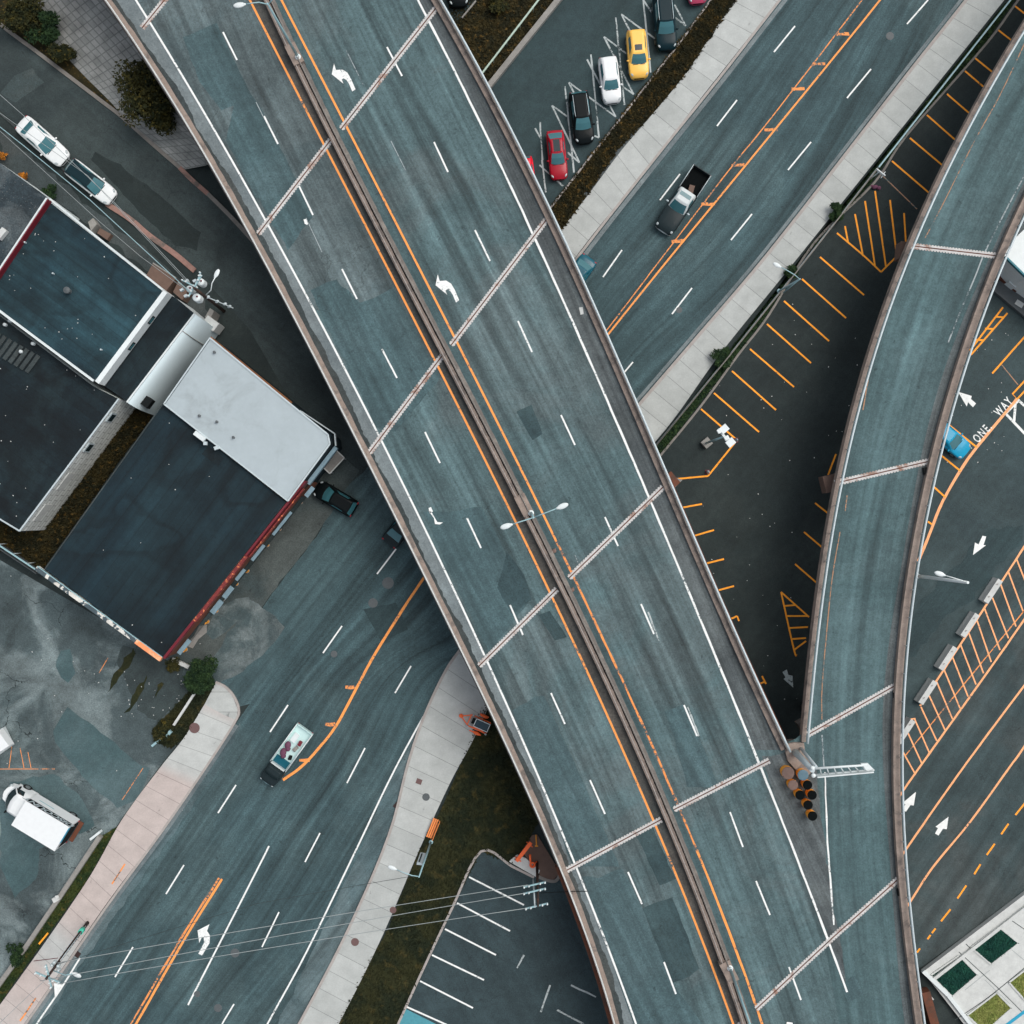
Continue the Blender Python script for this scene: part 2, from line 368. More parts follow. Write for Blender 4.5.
def copy_tree(root, loc, rz, label):
    r = root.copy(); col.objects.link(r); r.location = loc; r.rotation_euler = (0, 0, rz); r['label'] = label
    for ch in list(root.children):
        c = ch.copy(); col.objects.link(c); c.parent = r
        for g in list(ch.children):
            d = g.copy(); col.objects.link(d); d.parent = c
    return r
def smooth_pts(pts, n=6):
    pts = [Vector(p[:2]) for p in pts]; q = [pts[0]*2-pts[1]]+pts+[pts[-1]*2-pts[-2]]; out = []
    for i in range(1, len(q)-2):
        for k in range(n):
            t = k/n; a, b, c, d = q[i-1:i+3]
            out.append(.5*((2*b)+(c-a)*t+(2*a-5*b+4*c-d)*t*t+(3*b-a-3*c+d)*t**3))
    return out+[q[-2]]
def dens(pts, step=.6):
    out = []
    for a, b in zip(pts[:-1], pts[1:]):
        a = Vector(a[:2]); b = Vector(b[:2]); k = max(1, int((b-a).length/step))
        out += [a+(b-a)*i/k for i in range(k)]
    return out+[Vector(pts[-1][:2])]
def rough(poly, amp=.15, step=.7):
    p = dens(list(poly)+[poly[0]], step)[:-1]
    return [v+Vector((random.gauss(0, amp), random.gauss(0, amp))) for v in p]
def strip2(L, Rr, z, mat, name, parent=None, n=10):
    L, Rr = smooth_pts(L, n), smooth_pts(Rr, n); vs = []; uvs = []; d = 0; k = len(L)
    for i in range(k):
        if i: d += ((L[i]+Rr[i])/2-(L[i-1]+Rr[i-1])/2).length
        w = (Rr[i]-L[i]).length; vs += [(*L[i], z), (*Rr[i], z)]; uvs += [(0, d), (w, d)]
    m = MB(); m.add(vs, [(2*i+1, 2*i+3, 2*i+2, 2*i) if True else 0 for i in range(k-1)], False, uvs)
    return m.build(name, mat, parent)
def prism_strip(L, Rr, z0, z1, mat, name, parent=None, n=8):
    L, Rr = smooth_pts(L, n), smooth_pts(Rr, n); vs = []; uvs = []; d = 0; k = len(L)
    for i in range(k):
        if i: d += ((L[i]+Rr[i])/2-(L[i-1]+Rr[i-1])/2).length
        w = (Rr[i]-L[i]).length
        vs += [(*L[i], z0), (*L[i], z1), (*Rr[i], z1), (*Rr[i], z0)]; uvs += [(0, d), (0, d), (w, d), (w, d)]
    fs = []
    for i in range(k-1):
        for j in range(4): fs.append((4*i+j, 4*i+(j+1) % 4, 4*i+4+(j+1) % 4, 4*i+4+j))
    fs += [(0, 3, 2, 1), (4*k-4, 4*k-3, 4*k-2, 4*k-1)]
    m = MB(); m.add(vs, fs, False, uvs); o = m.build(name, mat, parent)
    bm = bmesh.new(); bm.from_mesh(o.data); bmesh.ops.recalc_face_normals(bm, faces=bm.faces); bm.to_mesh(o.data); bm.free()
    return o
# ------------------------------------------------------------------ ground and roads
BA = R(-38.5)
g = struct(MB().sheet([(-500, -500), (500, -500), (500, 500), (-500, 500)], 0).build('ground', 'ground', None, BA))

Lb = [(-75, 1165), (25, 1024), (105, 908), (160, 833), (205, 768), (256, 695), (331, 592), (400, 500), (480, 390), (580, 252), (652, 160), (768, 13), (860, -105), (940, -205)]
Rb = [(215, 1180), (301, 1023), (351, 928), (391,835), (410,764), (447,672), (470,636), (520, 560), (575, 487), (638, 408), (768, 256), (968, 0), (1060, -120), (1140, -220)]
road = struct(strip2(PX(Lb), PX(Rb), .006, 'boulevard', 'road'))
def lines(name, mat, segs, w, z, parent, rag=.0):       # painted strokes, pixel coordinates in the plane of the surface
    m = MB()
    for si_, s_ in enumerate(segs):
        z_ = z+.0003*si_; pts = [P(a, b, z) for a, b in s_]
        if len(pts) > 2 and rag >= 0: pts = smooth_pts(pts, 5)
        pts = dens(pts, .8) if rag > 0 else [Vector(p[:2]) for p in pts]
        m.ribbon(pts, w, z_, max(rag, 0))
    return m.build(name, mat, parent)
def poly(name, mat, polys, z, parent, ang=0.0, rag=0.0, step=.7, label=None):
    m = MB()
    for pl in polys:
        q = [Vector(p[:2]) for p in PX(pl, z)]
        m.sheet(rough(q, rag, step) if rag else q, z)
    return m.build(name, mat, parent, ang, label)

# boulevard paint
lines('lane_line', 'white', [[(717,126),(737,100)],[(660,200),(680,174)],[(603,277),(622,250)],[(774,52),(795,26)],[(832,-22),(852,-48)],
  [(622,375),(633,362)],[(731,240),(752,214)],[(788,170),(811,142)],[(847,98),(871,69)],[(907,24),(928,0)],[(672,314),(692,288)],
  [(377,574),(396,549)],[(323,653),(342,626)],[(270,732),(288,705)],[(218,813),(236,785)],[(166,894),(184,865)],[(115,977),(133,947)],[(66,1055),(84,1026)],
  [(395,693),(411,666)],[(347,783),(365,748)],[(305,862),(320,833)],[(262,947),(279,912)],[(222,1024),(234,1004)]], .14, .016, road, 0)
lines('edge_line', 'white', [[(446,676),(396,767),(356,850),(306,953),(268,1023),(225,1105)]], .16, .016, road)
lines('edge_line', 'white', [[(80,958),(60,990),(38,1022),(10,1065)]], .16, .016, road)
lines('turn_lane_edge', 'white', [[(269,846),(256,872),(188,1005)]], .16, .016, road)
lines('centre_line', 'orange', [[(940,-80),(880,0),(768,138),(672,255),(606,337),(560,395)]], .17, .016, road, 0)
lines('centre_line', 'orange_worn', [[(925,-85),(862,0),(768,122),(733,165),(664,255),(606,331),(562,385)]], .11, .016, road, .01)
m = MB()
for x, y in [(819,64),(843,34),(798,89),(771,130),(738,165),(708,204),(678,241)]:
    c = P(x, y); m.sheet(rough([c+Vector((a*.6, b*.16, 0)) for a, b in ((-1,-1),(1,-.8),(1,1),(-1,.8))], .03, .35), .012)
for x, y in [(350,687),(330,724),(304,760)]:
    c = P(x, y); m.sheet(rough([c+Vector((a*.45, b*.18, 0)) for a, b in ((-1,-.8),(1.2,-1),(1.2,1),(-1,.7))], .03, .35), .012)
m.build('paint_blot', 'orange_worn', road)
lines('turn_lane_line', 'orange', [[(440,552),(423,579),(403,609),(375,654),(356,689),(336,726),(318,749),(301,767),(283,780)]], .25, .017, road, .01)
lines('centre_line', 'orange', [[(222,879),(184,940),(136,1024),(100,1085)]], .22, .016, road, .01)
lines('centre_line', 'orange_worn', [[(219,878),(180,940),(131,1024),(95,1085)]], .18, .016, road, .03)
arrow1 = [(398,357),(385,366),(372,335),(362,320),(350,313),(343,318),(350,335),(303,297),(312,253),(320,280),(345,278),(365,290),(380,315)]
poly('turn_arrow', 'white', [Q(0,768,[(793,743),(808,750),(838,700),(840,670),(828,652),(838,625),(790,650),(797,700),(806,680),(815,678),(816,700)])], .016, road)
# tyre tracks, repairs and covers in the boulevard
poly('repair_patch', 'wet', [Q(256,512,[(430,390),(500,520),(610,470),(560,360)])], .010, road, BA, .05)
m = MB()
for x, y, r in [(388,583,.55),(373,603,.45),(334,654,.32)]: m.lathe(P(x, y, .008), [(r, 0), (r, .012), (r*.75, .016), (r*.1, .012)], 20)
for x, y, r in [(235,953,.42),(218,1008,.38),(890,36,.38),(679,310,.3),(197,994,.3)]: m.lathe(P(x, y, .008), [(r, 0), (r, .010), (r*.75, .013), (r*.1, .012)], 20)
m.build('manhole_cover', 'manhole', road)
m = MB()
for x, y in [(397,806),(915,67),(668,377),(77,954)]: m.box(P(x, y, .015), (.62, .55, .02), BA)
m.build('drain_grate', 'drain', road)
# chalky worn band on the left side of the boulevard
poly('worn_patch', 'patch', [[(212,674),(262,607),(316,537),(331,512),(345,488),(420,420),(460,410),(410,497),(340,592),(262,702),(236,708),(228,690)]], .0045, road, BA, .05)
poly('pale_band', 'band', [[(444,684),(392,775),(356,860),(312,952),(278,1023),(240,1100),(205,1195),(298,1023),(348,928),(388,835),(405,768),(413,757)]], .009, road, BA, .06)
poly('pale_band', 'band', [[(240,722),(208,769),(163,835),(108,910),(28,1026),(-40,1120),(-30,1130),(40,1026),(118,912),(172,836),(216,772),(240,728)]], .009, road, BA, .08)

# side street top left
street = struct(poly('side_street', 'street', [[(-90,-40),(0,22),(45,56),(122,117),(192,180),(250,238),(320,330),(400,440),(380,520),(330,500),(290,400),(250,330),(197,271),(107,204),(0,110),(-90,30)]], .003, None, R(49)))
poly('repair_patch', 'ground', [Q(0,0,[(380,610),(480,660),(640,780),(800,930),(790,1000),(700,980),(560,850),(370,640)])], .0072, street, R(49), .05)
poly('repair_patch', 'apron', [Q(0,0,[(60,300),(130,275),(175,330),(60,410),(0,370)])], .0072, street, R(49), .04)
# apron in front of the shop, and chalky ground
apron = struct(poly('shop_forecourt', 'apron', [[(360,470),(345,490),(331,512),(316,537),(290,568),(262,607),(235,645),(216,672),(190,668),(165,656),(240,560),(300,480),(330,450)]], .010, None, BA, .08))
poly('chalky_patch', 'chalk', [[(252,598),(286,628),(262,655),(240,672),(216,684),(206,668),(226,640)]], .0145, apron, BA, .12)
poly('chalky_patch', 'chalk', [[(220,605),(245,596),(252,604),(232,625),(212,640),(206,630)]], .0155, apron, BA, .12)
# worn lot lower left
lot = struct(poly('worn_lot', 'worn', [[(-90,500),(0,560),(165,656),(190,668),(207,684),(185,735),(160,766),(122,818),(95,860),(50,930),(0,1000),(-60,1085),(-150,1080)]], .0035, None, BA))
poly('repair_patch', 'worn_teal', [Q(0,512,[(210,880),(270,780),(400,880),(560,1010),(600,1024),(560,1140),(470,1190),(330,1060),(220,920)])], .0075, lot, BA, .06)
poly('repair_patch', 'worn_teal', [Q(0,768,[(0,130),(40,60),(220,20),(330,120),(380,230),(320,260),(150,330),(160,420),(60,520),(0,400)])], .0075, lot, BA, .12)
poly('repair_patch', 'worn_teal', [Q(0,512,[(225,620),(240,560),(280,545),(300,640),(280,690),(245,660)])], .0075, lot, BA, .1)
poly('damp_patch', 'street', [Q(0,512,[(480,560),(560,530),(650,590),(740,620),(740,720),(640,830),(560,790),(500,700),(470,620)])], .0075, lot, BA, .25)
poly('weed_crack', 'grass', [Q(0,512,[(530,545),(545,570),(470,680),(430,730),(440,690),(490,600)]), Q(0,512,[(585,655),(592,670),(530,780),(505,805),(540,720)]), Q(0,512,[(650,680),(655,690),(620,740),(615,725)]),], .0115, lot, 0, .1, .4)
lines('stall_line', 'orange_worn', [[(108,658),(99,673)], [(143,768),(122,800)], [(-10,769),(55,769)], [(12,745),(9,768)], [(20,748),(24,768)], [(28,752),(31,768)]], .06, .0115, lot, .01)
# lot at top and at bottom
tlot = struct(poly('upper_parking_lot', 'top_lot', [[(490,87),(558,0),(640,-110),(800,-110),(712,0),(550,209),(500,190)]], .003, None, BA))
T = lambda l: [Q(512,0,s_) for s_ in l]
lines('stall_line', 'white_worn', T([[(650,18),(695,103)],[(695,103),(650,68)],[(525,0),(555,290)],[(525,0),(560,50)],[(437,57),(580,160)],[(437,57),(478,135)],[(415,70),(450,420)],
  [(368,147),(460,215)],[(368,147),(487,377)],[(487,377),(440,345)],[(316,218),(348,550)],[(300,238),(355,340)],[(228,330),(415,467)],[(415,467),(390,420)],[(228,330),(250,375)],
  [(212,345),(248,690)],[(160,422),(220,465)],[(160,422),(270,650)],[(270,650),(222,610)],[(112,488),(122,640)],[(92,513),(118,560)],[(185,728),(205,745)],[(348,550),(330,543)],[(110,660),(205,745)],[(120,640),(135,770)]]), .15, .008, tlot, .02)
blot = struct(poly('lower_parking_lot', 'low_lot', [[(481,850),(512,865),(540,879),(575,880),(640,1000),(700,1100),(370,1100),(397,1024)]], .003, None, R(28)))
lines('stall_line', 'white', [[(469,877),(524,905)],[(457,903),(510,931)],[(445,929),(496,955)],[(432,955),(484,980)],[(420,981),(473,1008)],[(407,1007),(445,1024),(462,1032)]], .16, .008, blot, 0)
lines('stall_line', 'white_worn', [[(571,985),(596,997)],[(557,1010),(584,1024)],[(541,1012),(550,985)],[(517,968),(524,955)]], .16, .008, blot, .03)
poly('painted_bay', 'teal_patch', [[(406,1009),(444,1028),(436,1045),(396,1028)]], .0075, blot, 0)
# east lots
elot = struct(poly('east_parking_lot', 'east_lot', [[(960,250),(1100,60),(1220,60),(1220,560),(1024,560),(960,640),(900,740),(850,740),(880,500)]], .003, None, BA))
poly('tyre_dark_band', 'wet', [Q(768,512,[(560,590),(700,440),(860,300),(1010,120),(1024,60),(900,60),(780,170),(640,330),(560,440)])], .0075, elot, BA, .15)
OD = [[(1015,6),(1034,21)],[(997,29),(1020,47)],[(975,58),(1001,79)],[(965,71),(992,94)],[(947,94),(976,119)],[(927,115),(961,145)],[(910,138),(948,170)],[(892,161),(935,198)],
 [(837,233),(863,255),(881,272)],[(881,272),(898,255)],[(845,226),(848,242)],[(855,214),(863,256)],[(865,201),(875,266)],[(875,191),(886,267)],[(890,200),(896,250)],[(904,213),(906,245)],
 [(820,257),(864,295)],[(802,279),(846,318)],[(784,301),(829,341)],[(767,324),(811,363)],[(750,349),(794,387)],[(732,371),(776,410)],[(714,393),(759,432)],[(701,409),(737,440)],
 [(737,440),(708,476)],[(708,476),(676,479)],[(680,508),(702,504)],[(690,537),(714,530)],[(700,565),(724,559)],[(712,592),(734,586)],[(724,622),(737,616)],[(737,616),(739,621)],[(745,690),(764,682)],[(762,676),(766,684)],
 [(804,532),(824,549)],[(795,564),(818,584)],[(781,592),(809,617)],[(781,592),(794,650),(797,655)],[(794,650),(806,641)],[(784,606),(795,605)],[(787,616),(808,616)],[(789,628),(808,627)],[(792,639),(806,638)],
 [(836,454),(828,475)],[(828,475),(831,477)],[(815,503),(830,515)]]
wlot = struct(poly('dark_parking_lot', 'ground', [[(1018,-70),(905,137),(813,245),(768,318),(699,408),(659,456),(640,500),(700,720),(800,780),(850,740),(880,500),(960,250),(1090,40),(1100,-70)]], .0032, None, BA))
lines('stall_line', 'orange_dim', OD, .16, .008, wlot, 0)
lines('stall_line', 'tan_thin', [[(883,176),(917,209)]], .10, .008, wlot)
poly('arrow', 'white_dim', [Q(768,512,[(58,640),(75,630),(82,652),(98,655),(101,702),(62,668),(70,662)])], .008, wlot)
E = lambda l: [Q(768,256,s_) for s_ in l]
lines('stall_line', 'orange_dim', E([[(940,205),(808,378)],[(958,228),(812,395)],[(912,243),(945,245)],[(868,290),(905,292)],[(830,335),(865,337)],[(1060,285),(897,470)],[(1040,485),(978,552),(997,572),(1050,515)],[(723,675),(835,765)],[(690,795),(770,860)],[(665,925),(710,965)],[(640,1062),(655,1073)]]), .17, .008, elot, -1)
lines('stall_line', 'tan_thin', E([[(935,435),(1000,515)]]), .09, .008, elot)
lines('aisle_line', 'orange_pale', [[(1017,399),(977,447),(960,471),(945,497),(938,512),(928,538),(918,562)]], .27, .0085, elot, .01)
lines('aisle_line', 'white', E([[(1000,580),(950,630)],[(950,630),(1060,745)],[(990,592),(984,662)],[(1000,575),(1060,630)]]), .24, .0078, elot, -1)
poly('arrow', 'white', [E([[(760,543),(815,560),(812,572),(832,590),(820,605),(800,585),(795,602)]])[0], Q(768,512,[(820,172),(828,122),(842,130),(858,95),(873,98),(862,132),(872,133)])], .008, elot)
# lettering on the asphalt
def text_mesh(s_, size, loc, rz, mat, parent, name='lettering', extr=0.0, off=.02, rotm=None, sx=1.0, spacing=1.0, shear=0.0):
    c = bpy.data.curves.new('t', 'FONT'); c.body = s_; c.size = size; c.extrude = extr; c.offset = off; c.align_x = 'CENTER'; c.align_y = 'CENTER'; c.space_character = spacing; c.shear = shear
    t = bpy.data.objects.new('t', c); col.objects.link(t); dg = bpy.context.evaluated_depsgraph_get(); dg.update()
    me = bpy.data.meshes.new_from_object(t.evaluated_get(dg)); bpy.data.objects.remove(t)
    rm = rotm if rotm is not None else Matrix.Rotation(rz, 3, 'Z')
    m = MB(); m.add([Vector(loc)+rm @ Vector((v.co.x*sx, v.co.y, v.co.z)) for v in me.vertices], [tuple(p.vertices) for p in me.polygons])
    return m.build(name, mat, parent)
text_mesh('ONE.', 1.15, P(982.5, 433, .009), R(47), 'white', elot, sx=.62, spacing=1.35)
text_mesh('WAY', 1.15, P(1003.5, 407, .009), R(47), 'white', elot, sx=.62, spacing=1.35)
# east road with hatched median
erd = struct(poly('east_road', 'east_road', [[(1060,500),(1024,545),(990,598),(920,706),(860,790),(800,900),(900,985),(920,968),(1024,893),(1200,770),(1200,400)]], .0070, None, R(-33)))
HT = [(995,190),(960,235),(930,287),(898,343),(866,385),(835,430),(803,483),(770,530),(738,580),(705,632),(675,680),(645,735),(612,780),(585,825),(558,880),(540,960)]
HBt = [(1056,345),(1022,402),(992,458),(962,505),(928,552),(893,600),(862,645),(832,690),(800,738),(768,785),(738,828),(708,872),(675,915),(645,962),(615,1005),(590,1050)]
hat = [Q(768,512,[a, b]) for a, b in zip(HT, HBt)]+[Q(768,512,[(570,829),(590,826)])]+[Q(768,512,[(1035,145),(1090,290)])]
lines('hatching', 'orange_pale', hat, .14, .0115, erd)
lines('median_line', 'orange_pale', [[(1060,490),(1024,547),(1002,581),(920,706)],[(1060,560),(1024,620),(919,768),(905,788),(880,825)],[(1060,640),(1024,686),(963,768),(907,848),(880,890)],[(1060,690),(1024,747),(1009,768),(970,822),(933,867),(912,899),(885,940)]], .19, .0120, erd, .01)
lines('median_line', 'orange_worn', [[(1040,590),(1024,611),(905,756)]], .1, .0118, erd, .01)
lines('dashed_line', 'orange_dim', [Q(768,768,s_) for s_ in [[(1040,125),(990,188)],[(962,223),(933,265)],[(907,303),(875,348)],[(850,385),(825,425)],[(793,470),(758,522)],[(730,565),(692,613)],[(670,642),(656,660)],[(650,668),(638,685)],[(608,722),(596,738)]]], .17, .0115, erd, 0)
poly('arrow', 'white', [Q(768,768,[(722,195),(715,245),(700,243),(682,270),(668,262),(680,240),(670,235)]), Q(768,768,[(592,95),(583,150),(570,148),(552,175),(538,167),(550,145),(538,140)])], .0115, erd)

# ------------------------------------------------------------------ pavements (sidewalks), kerbs, grass
def pave(name, L, Rr, mat='slab', h=.14, n=8): return struct(prism_strip(PX(L), PX(Rr), -.02, h, mat, name, None, n))
# lower left pavement
s1o = [(-78,1165),(24,1024),(105,906),(153,842),(194,783),(217,749),(237,719)]
s1i = [(-108,1145),(0,1005),(84,886),(122,820),(160,768),(184,738),(205,704)]
sw1 = pave('pavement', s1i, s1o, 'slab_pink')
m = MB(); m.prism([p[:2] for p in PX([(205,704),(216,683),(225,687),(233,696),(238,709),(237,720),(225,715)])], -.02, .143); o = m.build('corner_ramp', 'slab', sw1)
def kerb(name, pts, w, h, mat, n=5, z0=-.02):
    q = smooth_pts(PX(pts), n); k = len(q); L = []; Rr = []
    for i in range(k):
        d = (q[min(i+1, k-1)]-q[max(i-1, 0)]).normalized(); nn = Vector((-d.y, d.x)); L.append(q[i]+nn*w/2); Rr.append(q[i]-nn*w/2)
    return struct(prism_strip(L, Rr, z0, h, mat, name, None, 1))
kerb('kerb', [(216,682),(226,687),(234,696),(239,709),(235,722),(205.5,768),(160,834),(105,909),(25,1025),(-76,1166)], .22, .155, 'kerb')
kerb('gutter_strip', [(237,725),(208,769),(163,835),(108,910),(28,1026),(-70,1166)], .35, .012, 'shoulder_pale')
# lower right pavement
s2L = [(213,1180),(300,1024),(350,928),(390,835),(409,764),(425,717),(446,672),(463,647),(500,596)]
s2R = [(244,1197),(330,1040),(379,943),(420,848),(450,783),(471,744),(491,702),(505,674),(538,622)]
sw2 = pave('pavement', s2L, s2R)
kerb('kerb', [(212,1180),(299,1024),(349,928),(389,835),(408,764),(424,717),(445,672),(462,647),(499,596)], .26, .155, 'kerb')
# upper left pavement (between the boulevard and the planted bank)
s3L = [(470,350),(560,232),(592,190),(622,150),(652,115),(687,72),(732,5),(820,-110)]
s3R = [(492,369),(581,250),(612,211),(641,175),(674,133),(709,88),(762,21),(850,-93)]
sw3 = pave('pavement', s3L, s3R)
kerb('kerb', [(491,373),(581,253),(653,161),(717,81),(769,14),(859,-102)], .24, .155, 'kerb')
kerb('gutter_strip', [(494,377),(584,256),(656,164),(720,84),(772,17),(862,-99)], .38, .012, 'shoulder_pale')
# upper right pavement
s4L = [(560,498),(638,408),(768,256),(915,67),(968,0),(1060,-120)]
s4R = [(582,530),(654,446),(697,381),(737,333),(767,301),(800,250),(830,220),(868,172),(890,142),(1004,0),(1090,-110)]
s4L = [(575,480),(638,408),(700,336),(768,256),(860,138),(915,67),(968,0),(1055,-112)]
s4R = [(598,503),(665,430),(720,354),(787,271),(880,155),(937,84),(993,14),(1080,-95)]
sw4 = pave('pavement', s4L, s4R)
kerb('kerb', [(574,479),(637,407),(699,335),(767,255),(859,137),(914,66),(967,-1),(1054,-113)], .30, .155, 'kerb')
kerb('gutter_strip', [(571,476),(634,404),(696,332),(764,252),(856,134),(911,63),(964,-4),(1051,-116)], .3, .012, 'shoulder_pale')
# side street kerbs
kerb('kerb', [(-60,-30),(0,24),(37,52),(100,100),(122,117),(150,142),(180,168)], .35, .14, 'kerb_grey')
kerb('kerb', [(180,168),(192,180),(208,194)], .42, .15, 'kerb_pink')
kerb('kerb', [(208,194),(230,216),(252,240),(275,268)], .38, .14, 'kerb_grey')
kerb('kerb', [(-60,60),(0,113),(50,158),(107,204)], .2, .10, 'stain')
kerb('kerb', [(107,204),(130,219),(150,236),(175,254),(195,271)], .5, .15, 'kerb_pink')
# white kerb below the planted bank at the top, and other lot edgings
def fence_wall(name, pts, w, h, mat, label, cat, n=4, z0=-.02):
    o = kerb(name, pts, w, h, mat, n, z0); del o['kind']; return tag(o, label, cat)
kerb('kerb', [(546,214),(586,163),(637,98),(682,40),(711,0),(790,-108)], .17, .2, 'kerb')
kerb('kerb', [(655,462),(700,407),(738,355),(768,316),(814,243),(874,183),(906,136),(986,44),(1019,-1),(1080,-80)], .20, .14, 'kerb_grey')
kerb('kerb', [(398,1024),(424,967),(452,908),(481,851),(512,866),(534,877)], .22, .15, 'kerb')
kerb('kerb', [(360,1103),(398,1024)], .22, .15, 'kerb')
kerb('kerb', [(538,876),(548,880),(556,880),(561,872)], .3, .16, 'kerb_grey')

def tufts(name, polys, n, size, mat, z=.05, lean=.5):
    """many leaf-sized blades scattered inside polygons"""
    from mathutils.geometry import tessellate_polygon
    tris = []
    for pl in polys:
        q = [Vector((*Vector(p[:2]), 0)) for p in PX(pl)]
        for a, b, c in tessellate_polygon([q]): tris.append((q[a], q[b], q[c]))
    ar = [abs((b-a).cross(c-a).length)/2 for a, b, c in tris]; vs = []; fs = []
    for a, b, c in random.choices(tris, ar, k=n):
        u, v = random.random(), random.random()
        if u+v > 1: u, v = 1-u, 1-v
        p = a+(b-a)*u+(c-a)*v; s_ = size*random.uniform(.5, 1.4); th = random.uniform(0, 6.28)
        d = Vector((math.cos(th), math.sin(th), 0)); e = Vector((-d.y, d.x, 0)); zz = z+random.uniform(0, size*1.0)
        k = len(vs); vs += [p+e*s_*.35+Vector((0, 0, zz*.4)), p-e*s_*.35+Vector((0, 0, zz*.4)), p+d*s_+Vector((0, 0, zz+s_*lean*random.random()))]; fs.append((k, k+1, k+2))
    m = MB(); m.add(vs, fs); o = m.build(name, mat); return struct(o, 'stuff')
G2 = [[(338,1024),(290,1105),(362,1103),(398,1024),(424,967),(452,908),(481,851),(509,863),(520,852),(529,838),(536,826),(548,800),(520,700),(500,640),(488,690),(462,762),(440,812),(428,832),(405,886),(388,930),(363,972)]]
o = struct(poly('grass_verge', 'grass', G2, .05, None, 0)); o['kind'] = 'stuff'
tufts('grass', G2, 16000, .20, 'grass')
G3 = [[(548,211),(711,1),(790,-108),(820,-110),(733,4),(688,71),(653,113),(618,150),(592,188),(562,230),(530,280),(515,250)]]
o = struct(poly('planted_bank', 'hedge', G3, .06, None, 0)); o['kind'] = 'stuff'
tufts('ground_cover', G3, 15000, .26, 'hedge', .1)
poly('mud_edge', 'shoulder_dark', [Q(512,0,[(185,910),(205,925),(330,770),(450,610),(500,560),(560,480),(545,450),(440,560),(360,670),(230,840)])], .063, o, BA, .12)
G4 = [[(440,-30),(552,-30),(556,0),(489,84),(470,62),(450,10)]]
o = struct(poly('grass_verge', 'hedge', G4, .02, None, 0)); o['kind'] = 'stuff'
tufts('grass', G4, 5000, .20, 'hedge')
G5 = [[(102,836),(118,826),(84,885),(50,932),(0,1003),(-60,1085),(-85,1070),(0,987)]]
o = struct(poly('grass_verge', 'grass_green', G5, .05, None, 0)); o['kind'] = 'stuff'
tufts('grass', G5, 4500, .16, 'grass_green')
G6 = [[(207,686),(215,684),(205,702),(185,737),(172,748),(155,742),(152,730),(170,712),(190,690)]]
o = struct(poly('grass_verge', 'grass', G6, .04, None, 0)); o['kind'] = 'stuff'
tufts('grass', G6, 2500, .18, 'grass')
G7 = [[(135,410),(162,404),(120,460),(44,568),(0,548),(0,522),(22,534),(44,530),(80,470)]]
o = struct(poly('weed_strip', 'hedge', G7, .03, None, 0)); o['kind'] = 'stuff'
tufts('weeds', G7, 7000, .32, 'hedge', .25)
G8 = [[(655,448),(728,352),(800,262),(889,149),(1004,4),(1016,-2),(986,42),(906,134),(872,182),(812,243),(766,316),(738,353),(698,406),(660,455)]]
o = struct(poly('planted_strip', 'leaf_green', G8, .02, None, 0)); o['kind'] = 'stuff'
tufts('weeds', G8, 3500, .16, 'leaf_green', .05)
G9 = [[(-60,-60),(28,-60),(60,0),(100,85),(122,116),(100,98),(38,50),(0,22),(-60,-30)]]
o = struct(poly('leaf_litter', 'hedge', G9, .03, None, 0)); o['kind'] = 'stuff'
G10 = [[(0,130),(60,180),(110,225),(160,260),(205,300),(210,330),(180,300),(100,230),(47,196),(0,163)]]
o = struct(poly('dirt_strip', 'stain', G10, .0075, None, 0, .15)); 
# paved slope under the overpass end (sett paving), rising towards the deck
def sett():
    t = NT('sett_paving'); uv = t.uv(); p = t.pos()
    b = t.n('ShaderNodeTexBrick', offset=0.0); t.l(uv, b.inputs['Vector']); b.inputs['Scale'].default_value = 1
    b.inputs['Color1'].default_value = (*lin((156, 157, 154)), 1); b.inputs['Color2'].default_value = (*lin((138, 141, 138)), 1); b.inputs['Mortar'].default_value = (*lin((118, 121, 119)), 1)
    b.inputs['Brick Width'].default_value = .55; b.inputs['Row Height'].default_value = .8; b.inputs['Mortar Size'].default_value = .055
    return t.done(t.scale(b.outputs['Color'], t.math('MULTIPLY_ADD', t.noise(p, .5, 6, .7), 1.5, .2)), .9)
M['sett'] = sett()
lo = smooth_pts(PX([(18,0),(42,30),(80,72),(112,104),(132,128),(160,150),(182,170)]), 4); hi = smooth_pts(PX([(70,-40),(112,-4),(140,45),(175,100),(195,130),(205,150),(208,168)]), 4)
vs = []; uvs = []; d = 0
for i, (a, b) in enumerate(zip(lo, hi)):
    if i: d += ((a-lo[i-1]).length+(b-hi[i-1]).length)/2
    w = (a-b).length; hh = min(2.6, w*.28); vs += [(*a, .02), (*((a+b)/2), hh*.5), (*b, hh)]; uvs += [(0, d), (w/2, d), (w, d)]
m = MB(); m.add(vs, [(3*i+j, 3*i+j+1, 3*i+4+j, 3*i+3+j) for i in range(len(lo)-1) for j in (0, 1)], False, uvs); struct(m.build('paved_slope', 'sett'))
vs = []; uvs=[]
for i, b in enumerate(hi): vs += [(*b, .02+min(2.6,(lo[i]-b).length*.28)-.01), (b.x+5, b.y+2, .5)]; uvs += [(0, i), (4, i)]
m = MB(); m.add(vs, [(2*i, 2*i+1, 2*i+3, 2*i+2) for i in range(len(hi)-1)], False, uvs); struct(m.build('paved_slope', 'sett'))
